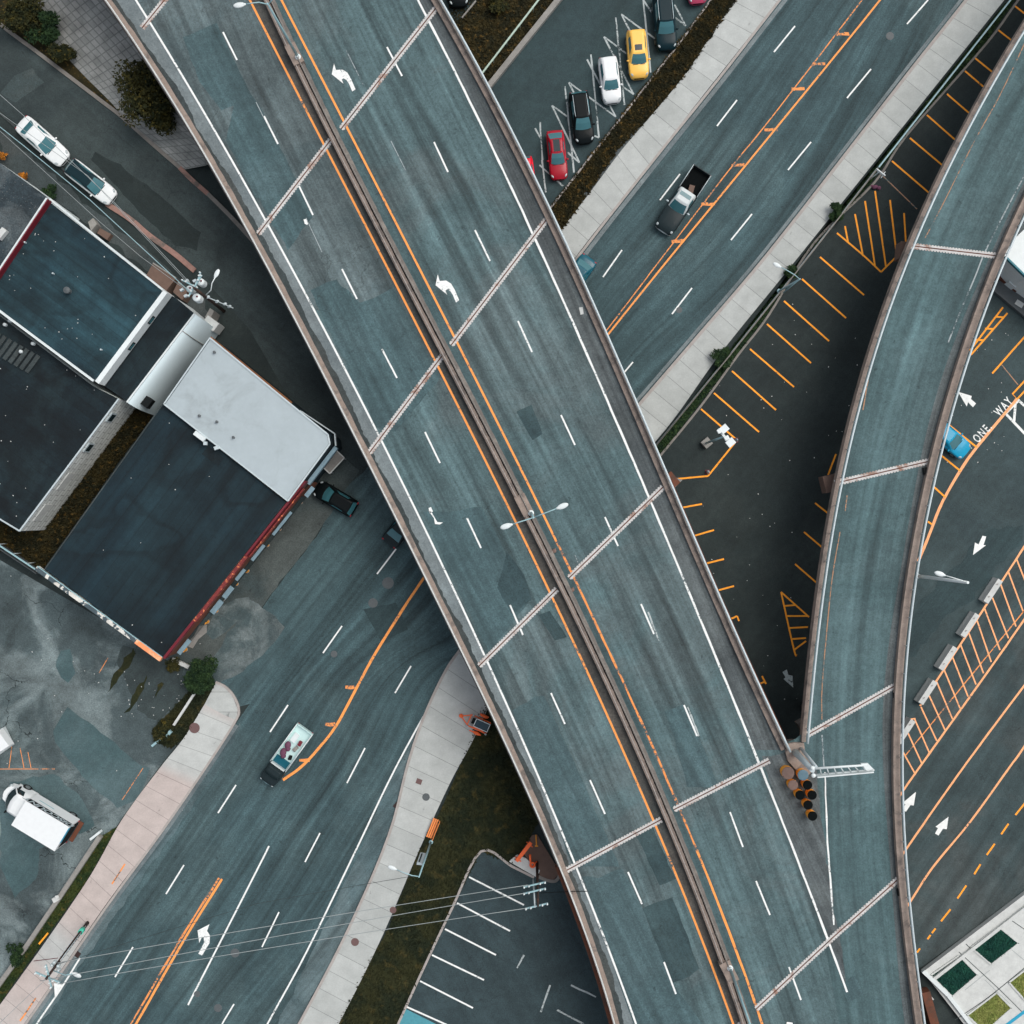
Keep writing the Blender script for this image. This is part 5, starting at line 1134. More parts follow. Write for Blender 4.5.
def flatbed():
    a, b = P(305.5, 728.5, .9), P(266, 783, .9); c = (a+b)/2; L = (b-a).length; rz = math.atan2(b.y-a.y, b.x-a.x); W = 1.85; mm = Matrix.Rotation(rz, 3, 'Z')
    t = thing('open_truck', 'open truck with pale turquoise load bed and dark cab driving on the lower road', 'truck', (c.x, c.y, 0), rz, None, local=True)
    m = MB(); m.box((-.16*L, 0, .78), (.68*L, W*.94, .12)); m.build('load_bed', cpaint('pale_turquoise_paint', (196, 224, 222)), t)
    for s_ in (-1, 1):
        m = MB(); m.box((-.16*L, s_*(W/2-.05), 1.0), (.68*L, .10, .5)); m.build('bed_side', 'pale_turquoise_paint', t)
        m = MB(); m.tube([(-.498*L, s_*(W/2-.05), 1.28), (.18*L, s_*(W/2-.05), 1.28)], .05, 6); m.build('bed_rail', 'steel_pale', t)
    m = MB(); m.box((-.497*L, 0, 1.0), (.08, W*.9, .46)); m.build('tailgate', 'pale_turquoise_paint', t)
    m = MB(); m.box((.178*L, 0, 1.05), (.14, W*.8, .62)); m.build('headboard', 'silver_paint', t)
    m = MB(); m.box((.12*L, 0, .88), (.14*L, W*.8, .1)); m.build('bed_panel', 'teal_paint', t)
    # cab
    top = lambda x: np.interp(x, [.19, .3, .42, .48, .5], [1.2, 1.2, 1.1, 1.0, .8])
    xs = [.19, .25, .32, .38, .43, .465, .49, .5]; wf = [.96, .97, .97, .96, .92, .85, .74, .62]; vs = []
    for x, k in zip(xs, wf):
        w = W/2*k; tt = float(top(x)); h = [(0, .35), (w*.95, .35), (w, .6), (w, .9), (w*.96, tt-.06), (w*.85, tt), (w*.4, tt+.03), (0, tt+.04)]
        full = [(x*L, y, z) for y, z in h]+[(x*L, -y, z) for y, z in h[-2:0:-1]]; n = len(full); vs += full
    m = MB(); K = len(xs); m.add(vs, [(i*n+j, i*n+(j+1) % n, (i+1)*n+(j+1) % n, (i+1)*n+j) for i in range(K-1) for j in range(n)], True); m.add(vs[:n], [tuple(range(n))[::-1]]); m.add(vs[-n:], [tuple(range(n))]); m.build('bonnet', 'grey_paint', t)
    A = ring(.2*L, .36*L, W*.43, 1.18, .12, .02); B = ring(.21*L, .30*L, W*.37, 1.72, .06, .02); B2 = ring(.22*L, .28*L, W*.3, 1.76, .03, .01); n = len(A)
    m = MB(); m.add(A+B+B2, [(r*n+j, r*n+(j+1) % n, (r+1)*n+(j+1) % n, (r+1)*n+j) for r in range(2) for j in range(n)], True); m.add(B2, [tuple(range(n))], True); m.build('cab', 'grey_paint', t)
    for idx, dv_, nm_ in (([5, 6, 7, 8, 9], Vector((.6, 0, .8)), 'windscreen'), ([1, 2, 3], Vector((0, -1, .3)), 'side_window'), ([11, 12, 13], Vector((0, 1, .3)), 'side_window')):
        vs, fs = patch(A, B, idx, .1, .93, .014, dv_); m = MB(); m.add(vs, fs, True); m.build(nm_, 'glass_dark', t)
    m = MB(); m.tube([(.497*L, -W*.33, .62), (.51*L, 0, .6), (.497*L, W*.33, .62)], .07, 8); m.build('bumper', 'steel_teal', t)
    for sx in (-.33, .33):
        for s_ in (-1, 1):
            m = MB(); m.tube([(sx*L, s_*(W/2-.25), .36), (sx*L, s_*(W/2-.01), .36)], .36, 18); w_ = m.build('wheel', 'tyre', t); m = MB(); m.tube([(sx*L, s_*(W/2-.1), .36), (sx*L, s_*(W/2+.0), .36)], .2, 12); m.build('rim', 'rim', w_)
    for s_ in (-1, 1): m = MB(); m.ellipsoid((.485*L, s_*W*.34, .85), (.1, .12, .09), 0, 10, 6); m.build('headlight', 'lamp_glass', t); m = MB(); m.box((-.5*L, s_*W*.42, .8), (.06, .16, .16)); m.build('tail_light', 'tail_glass', t)
    W_ = lambda x, y, z: Vector((c.x, c.y, 0))+mm @ Vector((x*L, y, z))
    maroon = plain('maroon_sacking', (104, 62, 84), .8, .6, 4); M['maroon'] = maroon
    for x, y, s_, lb in ((-.155, .42, 1, 'maroon sack nearer the tail of the open truck bed'), (-.03, .38, 1.1, 'maroon sack nearer the cab of the open truck bed')):
        tag(MB().ellipsoid(W_(x, -y*-1*-1, .84+.22*s_), (.38*s_, .3, .24*s_), rz+.4, 14, 8).ellipsoid(W_(x+.045, -y+.22, .84+.2*s_), (.24, .24, .22), rz, 12, 7).build('sack', 'maroon'), lb, 'sack')
    tag(MB().box(W_(-.28, .42, 1.0), (.42, .3, .3), rz+.1).box(W_(-.28, .42, 1.17), (.46, .34, .04), rz+.1).build('red_crate', 'red'), 'small red crate near the tail of the open truck bed', 'crate')
    tag(MB().box(W_(-.17, .36, .93), (.55, .34, .18), rz-.2).ellipsoid(W_(-.15, .4, 1.05), (.16, .12, .1), 0, 8, 6).build('toolbox', 'concrete_mid'), 'grey toolbox between the sacks and the red crate', 'toolbox')
    tag(MB().box(W_(-.02, .45, .92), (.4, .3, .16), rz+.3).ellipsoid(W_(.0, .42, 1.03), (.12, .14, .1), 0, 8, 6).build('coiled_gear', 'trim'), 'dark gear beside the sack nearer the cab', 'gear')
    tag(MB().box(W_(-.3, -.3, .95), (.9, .5, .22), rz).build('cool_box', 'steel_pale'), 'white box lying on the pale truck bed', 'box')
flatbed()
def boxtruck():
    zt = 3.3; cs = [P(26.5,801.5,zt), P(69,827,zt), P(54.5,851.5,zt), P(10.5,824.5,zt)]
    c = sum((v.xy for v in cs), Vector((0, 0)))/4; L = ((cs[1]-cs[0]).length+(cs[2]-cs[3]).length)/2; W = ((cs[0]-cs[3]).length+(cs[1]-cs[2]).length)/2
    d = ((cs[0]+cs[3])/2-(cs[1]+cs[2])/2); rz = math.atan2(d.y, d.x)
    t = thing('box_truck', 'white box truck with DISCOUNT lettering parked on the worn lot', 'truck', (c.x, c.y, 0), rz, None, local=True)
    m = MB(); m.box((0, 0, (.95+zt)/2), (L, W, zt-.95)); m.build('cargo_box', 'white_paint', t)
    # right side of the truck faces the middle of the picture: x forward, y left -> right side is -y
    m = MB(); m.box((0, -W/2-.012, zt-.42), (L-.1, .02, .72)); bnd = m.build('sign_band', 'black', t)
    rm = Matrix(((1, 0, 0), (0, 0, -1), (0, 1, 0)))            # letters stand on the side wall, read from outside
    text_mesh('DISCOUNT', .80, (0, -W/2-.026, zt-.42), 0, 'roof_white', t, rotm=rm, sx=1.28, spacing=1.0, off=.03, shear=.25)
    m = MB(); m.box((L*.18, -W/2-.012, 1.9), (1.6, .015, .12)); m.build('stripe', 'steel_teal', t)
    m = MB(); m.box((-L/2-.015, -W*.12, zt-.3), (.03, W*.6, .4)); m.build('rear_sign', 'blue', t)
    m = MB(); m.box((-L/2-.02, 0, 1.9), (.03, W*.86, 1.7)); m.build('rear_door', 'trim', t)
    m = MB(); m.box((-L/2-.25, 0, .7), (.4, W*.8, .12)); m.build('tail_lift', 'girder', t)
    m = MB(); m.box((L*.05, 0, .78), (L*1.02, .9, .25)); m.build('chassis', 'trim', t)
    x0 = L/2+.06; Wc = W*.86
    A = ring(x0, x0+1.9, Wc/2, 1.35, .35, .0, Wc*.46); A0 = ring(x0, x0+1.95, Wc/2, .45, .35, .0, Wc*.46); B = ring(x0, x0+1.15, Wc*.45, 2.35, .2, .0, Wc*.43); B2 = ring(x0+.05, x0+.95, Wc*.36, 2.45, .1, .0, Wc*.34); n = len(A)
    m = MB(); m.add(A0+A+B+B2, [(r*n+j, r*n+(j+1) % n, (r+1)*n+(j+1) % n, (r+1)*n+j) for r in range(3) for j in range(n)], True); m.add(B2, [tuple(range(n))], True); m.build('cab', 'white_paint', t)
    for idx, dv_, nm_ in (([5, 6, 7, 8, 9], Vector((.8, 0, .6)), 'windscreen'), ([2, 3, 4], Vector((0, -1, .2)), 'side_window'), ([10, 11, 12], Vector((0, 1, .2)), 'side_window')):
        vs, fs = patch(A, B, idx, .15, .9, .02, dv_); m = MB(); m.add(vs, fs, True); m.build(nm_, 'glass_dark', t)
    A3 = ring(x0+1.6, x0+2.5, Wc*.44, .5, .35, 0, Wc*.34); B3 = ring(x0+1.6, x0+2.4, Wc*.42, 1.25, .3, 0, Wc*.32); m = MB(); m.add(A3+B3, [(j, (j+1) % n, n+(j+1) % n, n+j) for j in range(n)], True); m.add(B3, [tuple(range(n))], True); m.build('bonnet', 'white_paint', t)
    for s_ in (-1, 1):
        m = MB(); m.ellipsoid((x0+2.45, s_*Wc*.31, 1.0), (.16, .16, .14), 0, 10, 6); m.build('headlight', 'lamp_glass', t); m = MB(); m.box((x0+1.45, s_*(Wc/2+.16), 1.75), (.12, .2, .4)); m.build('wing_mirror', 'trim', t)
        m = MB(); m.box((-L/2-.04, s_*W*.44, 1.05), (.05, .16, .14)); m.build('tail_light', 'tail_glass', t)
        for sx in (-L*.3, x0+1.2): m = MB(); m.tube([(sx, s_*(Wc/2-.3), .45), (sx, s_*(Wc/2-.02), .45)], .45, 18); w_ = m.build('wheel', 'tyre', t); m = MB(); m.tube([(sx, s_*(Wc/2-.1), .45), (sx, s_*(Wc/2-.0), .45)], .25, 12); m.build('rim', 'rim', w_)
boxtruck()
t = thing('white_van', 'white vehicle roof just showing at the left edge of the worn lot', 'van', tuple(P(-14, 744)))
m = MB(); m.prism(XY([(-34,746),(-2,731),(9,746),(-22,766)], 1.9), .9, 1.9); m.build('body', 'white_paint', t); m = MB(); m.prism(XY([(-36,750),(2,728),(11,746),(-22,770)], 1.0), .35, .9); m.build('lower_body', 'silver_paint', t)
for q in [(-30,750),(0,735),(7,745),(-20,762)]: p = P(*q, 0); m = MB(); m.lathe((p.x, p.y, 0), [(.3,0),(.3,.6)], 10); m.build('wheel', 'tyre', t)
# ------------------------------------------------------------------ street furniture
def lamp_head(m, c, d, s=1.0, pitch=0):
    """tapered cobra head, c = inner end, d = unit direction outwards"""
    c = Vector(c); d = Vector(d).normalized(); rz = math.atan2(d.y, d.x)
    m.ellipsoid(c+d*.55*s, (.52*s, .24*s, .10*s), rz, 14, 7); m.ellipsoid(c+d*.22*s, (.30*s, .13*s, .085*s), rz, 10, 6)
def double_lamp(base, top, h1, h2, zb, zt, label):
    b = P(*base, zb); t = thing('street_lamp', label, 'street lamp', (b.x, b.y, zb), 0, 'double headed lamps along the median')
    tp = P(*top, zt)
    m = MB(); m.tube([b, b+(tp-b)*.5, tp], .13, 12, .08); m.build('pole', 'steel_teal', t)
    m = MB(); m.lathe(b, [(.26, 0), (.26, .06), (.17, .1), (.16, .4)], 12); m.build('base', 'steel_pale', t)
    for h in (h1, h2):
        e = P(*h, zt+.4); d = (e-tp); dn = Vector((d.x, d.y, 0)).normalized(); e2 = e-dn*.95
        m = MB(); m.tube([tp-Vector((0, 0, .15)), tp.lerp(e2, .35)+Vector((0, 0, .22)), tp.lerp(e2, .7)+Vector((0, 0, .12)), e2], .05, 8, .04); a_ = m.build('arm', 'steel_teal', t)
        m = MB(); lamp_head(m, e2, dn, .92); hd = m.build('lamp_head', 'steel_pale', a_)
double_lamp((531,513), (533.5,517.5), (500.5,528), (568,504), 7.8, 17, 'double headed street lamp on the median at the middle of the photo')
double_lamp((298,57), (267.5,3.5), (233.5,6), (300,-14), 7.8, 16.2, 'double headed street lamp on the median at the top left')
double_lamp((730,968), (750,1024), (716,1042), (784,1030), 7.8, 16.5, 'double headed street lamp on the median at the bottom edge')
def single_lamp(label, base, top, head, zb, zt, mat='steel_teal', hs_=.75, group=None, r=.09):
    b = P(*base, zb); t = thing('street_lamp', label, 'street lamp', (b.x, b.y, zb), 0, group); tp = P(*top, zt)
    m = MB(); m.tube([b, b.lerp(tp, .5), tp], r, 10, r*.7); m.build('pole', mat, t)
    m = MB(); m.lathe(b, [(.2, 0), (.2, .06), (.12, .1)], 10); m.build('base', mat, t)
    e = P(*head, zt+.3); d = e-tp; dn = Vector((d.x, d.y, 0)).normalized(); e2 = e-dn*.8*hs_
    m = MB(); m.tube([tp-Vector((0, 0, .1)), tp.lerp(e2, .3)+Vector((0, 0, .18)), tp.lerp(e2, .7)+Vector((0, 0, .14)), e2], .045, 8, .035); a_ = m.build('arm', mat, t)
    m = MB(); lamp_head(m, e2, dn, hs_); m.build('lamp_head', 'steel_pale', a_)
    return t, tp
single_lamp('street lamp rising from the ramp side over the east lot', (918,576), (968,582.5), (937,573), 7.2, 15.6, 'steel_pale', .85, None, .16)
single_lamp('street lamp behind the fence with its head over the upper right pavement', (779,291), (800,279), (775,264), .2, 8.0)
lt, ltp = single_lamp('street lamp with blue banner pole near the orange bench', (431,842), (419,877), (390,867), .1, 9.3, 'steel_teal', .75)
m = MB(); q0 = P(431,842,.1).lerp(P(419,877,9.3), .33); q1 = P(431,842,.1).lerp(P(419,877,9.3), .62); dd_ = Vector((-1, -.25, 0)).normalized()
m.beam(q0+dd_*.4, q1+dd_*.4, .2, .5); bn = m.build('banner', 'roof_white', lt)
m = MB()
for k in range(5): p = (q0.lerp(q1, .15+.17*k))+dd_*.45+Vector((0,0,.06)); m.box(p, (.16, .3, .4), .3)
m.build('banner_print', 'red_orange' if False else 'trim', bn)
# utility poles
def pole(label, base, top, zt, mat='wood', r0=.17):
    b = P(*base, 0); tp = P(*top, zt); t = thing('utility_pole', label, 'utility pole', (b.x, b.y, 0)); m = MB(); m.tube([b-Vector((0,0,.1)), b.lerp(tp, .5), tp], r0, 10, r0*.65); m.build('pole', mat, t); return t, b, tp
def cross(t, c, d, w, mat='steel_teal', ins=True, nm_='crossarm'):
    d = Vector(d).normalized(); m = MB(); m.beam(c-d*w/2, c+d*w/2, .11, .13); a_ = m.build(nm_, mat, t)
    if ins:
        for k in (-.46, -.25, .25, .46): m = MB(); m.lathe(c+d*w*k+Vector((0, 0, .07)), [(.05, 0), (.08, .06), (.05, .1), (.08, .15), (.04, .22)], 8); m.build('insulator', 'steel_pale', a_)
    return a_
u1, b_, tp = pole('dark wooden utility pole with green collar standing on the lower left pavement', (88,922), (46,979), 10.6)
m = MB(); q = b_.lerp(tp, .17); m.tube([q-(tp-b_).normalized()*.35, q+(tp-b_).normalized()*.35], .24, 12); m.build('green_collar', 'steel_green', u1).data.materials[0] = plain('sea_green_band', (72, 190, 164), .5, .2, 2)
m = MB()
for k in range(14): q = b_.lerp(tp, .22+.035*k); m.box(q+Vector((.16 if k % 2 else -.16, .05, 0)), (.12, .06, .04))
m.tube([b_.lerp(tp, .1)+Vector((.15, .12, 0)), b_.lerp(tp, .72)+Vector((.14, .1, 0))], .035, 6); m.build('climbing_step', 'steel', u1)
q = b_.lerp(tp, .80); m = MB(); [m.lathe(q+Vector(v), [(.12, -.2), (.14, 0), (.12, .2), (.04, .26)], 10) for v in ((.3, .1, 0), (-.25, .15, 0), (.35, -.25, .1), (-.05, .4, 0))]; m.box(q, (.9, .12, .1), R(-30)); m.build('fuse_cutout', 'steel', u1)
cross(u1, tp-Vector((0, 0, .3)), (1, -.42, 0), 2.3); cross(u1, tp-Vector((0, 0, .5)), (-.25, 1, 0), 2.0)
q = b_.lerp(tp, .86); e = P(81, 977, 9.6); m = MB(); m.tube([q, q.lerp(e, .5)+Vector((0, 0, .3)), e+Vector((-.6, .3, 0))], .04, 8); a_ = m.build('lamp_arm', 'steel_teal', u1); m = MB(); lamp_head(m, e+Vector((-.75, .35, 0)), (1, -.45, 0), .8); m.build('lamp_head', 'steel_pale', a_)
m = MB(); m.beam(P(34,961,.2), P(58,958,3.2), .05, .05); m.build('guy_guard', 'red', u1)
tag(MB().prism(XY([(54,983),(62,985),(56,996),(55,999)], .16), .0, .175).build('white_kerb_marker', 'white'), 'white painted wedge on the kerb beside the dark wooden pole', 'kerb marker')
u2, b2_, tp2 = pole('wooden utility pole by the orange barricade with frame of crossarms over the lower lot', (537,862), (538,906), 11.5, 'wood', .15)
m = MB(); m.tube([P(533,880,7.0), P(535,907,11.3)], .07, 8); m.build('side_post', 'steel', u2)
for (xa, ya), (xb, yb), z in (((528,886),(541,883),8.6), ((526,893),(543,889),9.4), ((528,908),(545,904),11.2)):
    a_, b3_ = P(xa, ya, z), P(xb, yb, z); cross(u2, (a_+b3_)/2, b3_-a_, 2.0)
u3, b3_, tp3 = pole('utility pole with three white transformers beside the side street', (224,311), (194,288), 10.2, 'wood', .17)
for x, y, z, s_ in ((202,283,8.0,.33), (191,290,8.2,.3), (198,298.5,8.4,.36)):
    m = MB(); c = P(x, y, z); m.lathe(c-Vector((0, 0, .5)), [(s_*.9, 0), (s_, .08), (s_, .9), (s_*.85, 1.0), (.1, 1.06)], 16); tr = m.build('transformer', 'steel_pale', u3); m = MB(); m.lathe(c+Vector((.1, .05, .5)), [(.06, 0), (.09, .1), (.04, .25)], 8); m.build('bushing', 'red', tr)
cross(u3, P(195, 286, 9.8), (.5, .8, 0), 2.2); cross(u3, P(190, 284, 9.3), (1, -.5, 0), 1.5); cross(u3, P(198,280,9.0), (.3,.9,0), 1.4)
q = b3_.lerp(tp3, .8); e = P(219, 272, 8.8); m = MB(); m.tube([P(206,295,8.0), P(211,290,8.6), P(212,283,9.0), P(216,276,8.9)], .045, 8); a_ = m.build('lamp_arm', 'steel_pale', u3); m = MB(); lamp_head(m, P(214.5, 278, 8.9), (.45, .9, 0), .8); m.build('lamp_head', 'steel_pale', a_)
m = MB(); m.beam(P(207,297,6.5), P(233,308,3.4), .09, .09); [m.ellipsoid(P(x, y, z), (.2, .15, .12), .4, 8, 6) for x, y, z in ((208,297,6.4), (217,301.5,5.2), (225,304,4.2), (229.5,306.5,3.7))]; m.build('service_line', 'steel', u3)
m = MB(); [m.box(P(x, y, 8.8), (.3, .2, .3), .5) for x, y in ((195,281), (187,281), (182,290), (186,296))]; m.build('fuse_cutout', 'steel', u3)
# wires
def wire(label, pts, r=.022, mat='wire', group=None, sag=.4):
    ps = []
    for a, b in zip(pts[:-1], pts[1:]):
        a, b = P(*a), P(*b)
        for i in range(12): t_ = i/12; ps.append(a.lerp(b, t_)-Vector((0, 0, sag*4*t_*(1-t_))))
    ps.append(P(*pts[-1])); return tag(MB().tube(ps, r, 6).build('overhead_wire', mat), label, 'wire', group)
Gw = 'overhead wires crossing the lower road'
wire('uppermost of the three pale wires crossing the lower road', [(57,963,10.6), (528,885,8.7)], .028, 'wire', Gw)
wire('middle one of the three pale wires crossing the lower road', [(40,981,10.6), (526,893,9.6)], .028, 'wire', Gw)
wire('lowest of the three pale wires crossing the lower road', [(58,984,10.6), (528,908,11.3)], .028, 'wire', Gw)
wire('thin dark wire running to the lamp by the orange bench', [(52,966,8.6), (256,904,8.2), (419,875,8.8)], .02, 'wire_dark', None, .1)
wire('wire from the crossarm pole towards the overpass', [(541,893,9.4), (640,893,5.0)], .03, 'black')
wire('pale wire leaving the lower left pole for the bottom edge', [(46,979,10.6), (-60,1080,10.6)], .02, 'wire')
Gs = 'overhead wires along the side street'
wire('outermost wire along the side street passing over both parked white cars', [(-90,15,10), (24,116,9.6), (112,200,9.6), (191,284,9.8)], .022, 'wire', Gs, .05)
wire('second wire along the side street beside the parked cars', [(-90,60,10), (0,113,9.4), (88,176,9.2), (188,283,9.3)], .020, 'wire', Gs, .05)
wire('thick pale cable along the side street', [(-90,70,9), (0,127,8.4), (24,146,8.4), (90,200,8.6), (190,292,8.8)], .035, 'steel_teal', Gs, .05)
wire('innermost wire along the side street near the teal roof', [(-90,80,9), (0,131,8.4), (100,222,8.4), (140,256,8.6), (186,290,8.6)], .020, 'wire', Gs, .05)
# fence along the retaining strip
rf = thing('pavement_railing', 'long pale double railing between the upper right pavement and the dark lot', 'railing', tuple(P(830, 240)))
r1 = [(655,447,1.1),(730,355,1.1),(802,265,1.1),(878,168,1.1),(950,78,1.1),(1012,-2,1.1),(1080,-90,1.1)]
for dz, mt in ((1.15, 'kerb_grey'), (.6, 'steel')): m = MB(); m.tube([P(a, b, 1.1)+Vector((0, 0, dz-1.1)) for a, b, z in r1[:4]], .06, 6); m.build('rail', mt, rf)
m = MB(); m.beam(P(878,168,1.0), P(1012,-2,1.0), .12, .5); m.beam(P(1012,-2,1.0), P(1080,-90,1.0), .12, .5); m.build('rail_panel', 'steel_teal', rf)
for i in range(36):
    t_ = i/35*6; k = min(5, int(t_)); p = P(*r1[k]).lerp(P(*r1[k+1]), t_-k); m = MB(); m.tube([(p.x, p.y, 0), (p.x, p.y, 1.2)], .045, 6); m.build('post', 'kerb_grey', rf)
# sign post with cross bars near the hatched corner
t = thing('sign_post', 'post with pale crossbar by the railing above the hatched stalls', 'sign post', tuple(P(869,180,0)))
m = MB(); m.tube([P(869,180,0), P(879,172,3.6)], .06, 8); m.build('post', 'steel', t); m = MB(); m.beam(P(876,169,3.6), P(885,176,3.6), .07, .3); m.beam(P(881,178,3.4), P(885,172,3.4), .05, .2); m.build('crossbar', 'steel_pale', t)
t = thing('guard_rail_end', 'pale triangular brace of tubes beside the lamp on the fence', 'brace', tuple(P(790,288)))
m = MB(); m.tube([P(785,289,.1), P(800,279,1.8), P(783,293,.1)], .05, 6); m.build('tube', 'steel_teal', t)
tag(MB().ellipsoid(P(875,187,.15), (.3,.2,.16), .3, 9, 6).ellipsoid(P(879,188,.12), (.2,.2,.13), .8, 8, 5).ellipsoid(P(872,186,.1), (.2,.12,.1), 0, 8, 5).build('rubbish_pile', 'maroon'), 'small heap of pinkish rubbish at the end of the longest hatch stripe', 'rubbish')
# low wall and handrail at the top
t = thing('low_wall', 'pale stone wall edging the upper parking lot at the top', 'wall', tuple(P(523,42)))
m = MB(); m.beam(P(486,90,.25), P(560,-2,.25), .5, .5); m.beam(P(560,-2,.25), P(640,-102,.25), .5, .5); m.build('wall', 'concrete_mid', t)
t = thing('hand_rail', 'pale green hand rail standing in the rough grass at the top', 'railing', tuple(P(510,36)))
m = MB(); m.beam(P(480,76,1.1), P(540,-2,1.1), .16, .08); m.beam(P(540,-2,1.1), P(600,-80,1.1), .16, .08); m.build('rail', 'steel_green', t)
for i in range(10): p = P(480,76,1.1).lerp(P(600,-80,1.1), i/9); m = MB(); m.tube([(p.x,p.y,0),(p.x,p.y,1.1)], .04, 6); m.build('post', 'steel_green', t)
tag(MB().beam(P(462,18,.1), P(476,1,.1), .14, .2).build('edging_board', 'concrete_mid'), 'short edging board beside the black car at the top edge', 'edging')
# low wall on the lower left verge
t = thing('low_wall', 'long grey low wall between the worn lot and the lower left verge', 'wall', tuple(P(50,910)))
m = MB(); m.beam(P(100.5,836,.3), P(60,897,.3), .42, .6); m.beam(P(60,897,.3), P(22,953,.3), .40, .6); m.beam(P(17,960,.3), P(-90,1108,.3), .42, .6); m.build('wall', 'concrete_mid', t)
tag(MB().beam(P(91,839,.5), P(101,831,.5), .22, .5).build('white_board', 'steel_pale'), 'white board lying at the upper end of the long grey low wall', 'board')
tag(MB().box(P(56,899,.75), (.55,.45,.35), .5).box(P(57,897,.98), (.3,.3,.12), .2).build('white_box', 'concrete'), 'small white box sitting on the long grey low wall', 'box')
tag(MB().beam(P(194.5,693.5,.25), P(174,725,.25), .22, .3).build('concrete_beam', 'concrete'), 'long white beam lying on the verge next to the brown manhole cover', 'beam')
tag(MB().beam(P(171,731,.3), P(165,738,.3), .3, .3).beam(P(162,738,.3), P(152,746,.3), .2, .25).build('broken_beam', 'steel_teal'), 'broken pale blue beam lying below the long white beam', 'beam')
tag(MB().beam(P(172,659,.3), P(189,667,.3), .35, .3).beam(P(173,662,.3), P(177,660,.3), .5, .4).build('broken_board', 'concrete'), 'pale board lying below the red shop corner', 'board')
tag(MB().beam(P(48,933,.25), P(39,944,.25), .16, .06).build('yellow_bar', 'amber'), 'thin yellow bar lying on the green verge in the lower left', 'bar')
# bench
def bench():
    c = P(434.5, 829, .45); rz = R(68); t = thing('park_bench', 'orange wooden bench at the pavement edge above the banner lamp', 'bench', (c.x, c.y, 0), rz, None, local=True)
    for i in range(3): m = MB(); m.box((0, .02+i*.19, .46), (1.9, .15, .05)); m.build('seat_slat', 'bench', t)
    for i in range(2): m = MB(); m.box((0, -.14-.06*i, .62+.2*i), (1.9, .05, .14), 0); m.build('backrest_slat', 'bench', t)
    for s_ in (-.8, .8): m = MB(); m.box((s_, .2, .22), (.07, .5, .44)); m.box((s_, -.14, .45), (.06, .06, .9)); m.build('leg', 'trim', t)
bench()
# trailer with solar panel
def trailer():
    c = P(479, 724, .5); rz = R(-24); t = thing('sign_trailer', 'orange trailer with a dark solar panel on the lower right pavement', 'trailer', (c.x, c.y, 0), rz, None, local=True)
    m = MB()
    for s_ in (-.55, .55): m.beam((-1.0, s_, .55), (.95, s_, .55), .1, .12)
    for x in (-1.0, -.3, .4, .95): m.beam((x, -.55, .55), (x, .55, .55), .1, .12)
    m.beam((-1.0, -.5, .55), (-1.75, -.05, .5), .09, .1); m.beam((-1.0, .5, .55), (-1.75, .05, .5), .09, .1)
    m.beam((-.6, -.9, .5), (.6, -.9, .5), .1, .1); m.beam((-.3, .95, .5), (.6, .95, .5), .1, .1); m.build('frame', 'orange_plastic', t)
    m = MB(); m.box((.25, .15, 1.25), (1.35, .72, .06)); sp_ = m.build('solar_panel', 'solar', t)
    m = MB()
    for s_ in (-1, 1): m.box((.25, .15+s_*.38, 1.26), (1.42, .06, .08)); m.box((.25+s_*.69, .15, 1.26), (.06, .78, .08))
    m.build('panel_frame', 'steel_pale', sp_)
    m = MB(); m.tube([(.25, .15, .55), (.25, .15, 1.22)], .07, 8); m.build('mast', 'trim', t)
    m = MB(); m.box((-.45, .1, .72), (.6, .5, .3)); m.build('battery_box', 'trim', t); m = MB(); m.box((.1, -.35, .66), (1.1, .3, .12)); m.build('light_bar', 'orange_plastic', t)
    for s_ in (-1, 1):
        m = MB(); m.tube([(.15, s_*.75, .3), (.15, s_*.95, .3)], .3, 16); m.build('wheel', 'tyre', t); m = MB(); m.ellipsoid((.15, s_*.88, .55), (.42, .17, .14), 0, 12, 6); m.build('mudguard', 'orange_plastic', t)
    m = MB(); m.ellipsoid((-1.85, .02, .5), (.22, .2, .2), 0, 12, 8); m.build('hitch_ball', 'orange_plastic', t)
    for x, y in ((.95, -.6), (-.95, -.6), (-.8, .6)): m = MB(); m.ellipsoid((x, y, .68), (.12, .1, .1), 0, 8, 6); m.build('lamp', 'lamp_glass', t)
trailer()
# bollards on the forecourt
proto = None
for k, (x, y, lb) in enumerate([(299.5,502,'amber bollard nearest the black parked car by the shopfront'),(278,529,'second amber bollard down the shopfront from the black car'),(266,545,'third amber bollard down the shopfront from the black car'),(246,571,'amber bollard half way along the shopfront'),(235,584,'amber bollard just below the half way one'),(215,611,'amber bollard above the worn concrete slab'),(206,622,'amber bollard touching the top of the worn concrete slab'),(184,650,'amber bollard in front of the last awning by the red corner'),(180,645,'amber bollard tight against the red fascia at the corner')]):
    c = P(x, y, .5)
    if proto is None:
        proto = thing('bollard', lb, 'bollard', (c.x, c.y, 0), 0, 'amber bollards along the shopfront', local=True)
        MB().lathe((0, 0, -.05), [(.19, 0), (.19, 1.0), (.17, 1.08), (.06, 1.12)], 12).build('post', 'amber', proto); MB().lathe((0, 0, 0), [(.23, 0), (.23, .06), (.17, .08)], 12).build('base', 'concrete_mid', proto)
    else: copy_tree(proto, (c.x, c.y, 0), 0, lb)
poly('worn_slab', 'concrete_mid', [[(199,624),(207,623),(206,631),(192,648),(184,644),(190,633)]], .018, apron, 0, .08)
tag(MB().prism(XY([(221,600),(225,592),(229,591),(226,598),(222,602)], .5), 0, .5).build('stone_block', 'concrete'), 'pale stone block in front of the shopfront awnings', 'block')
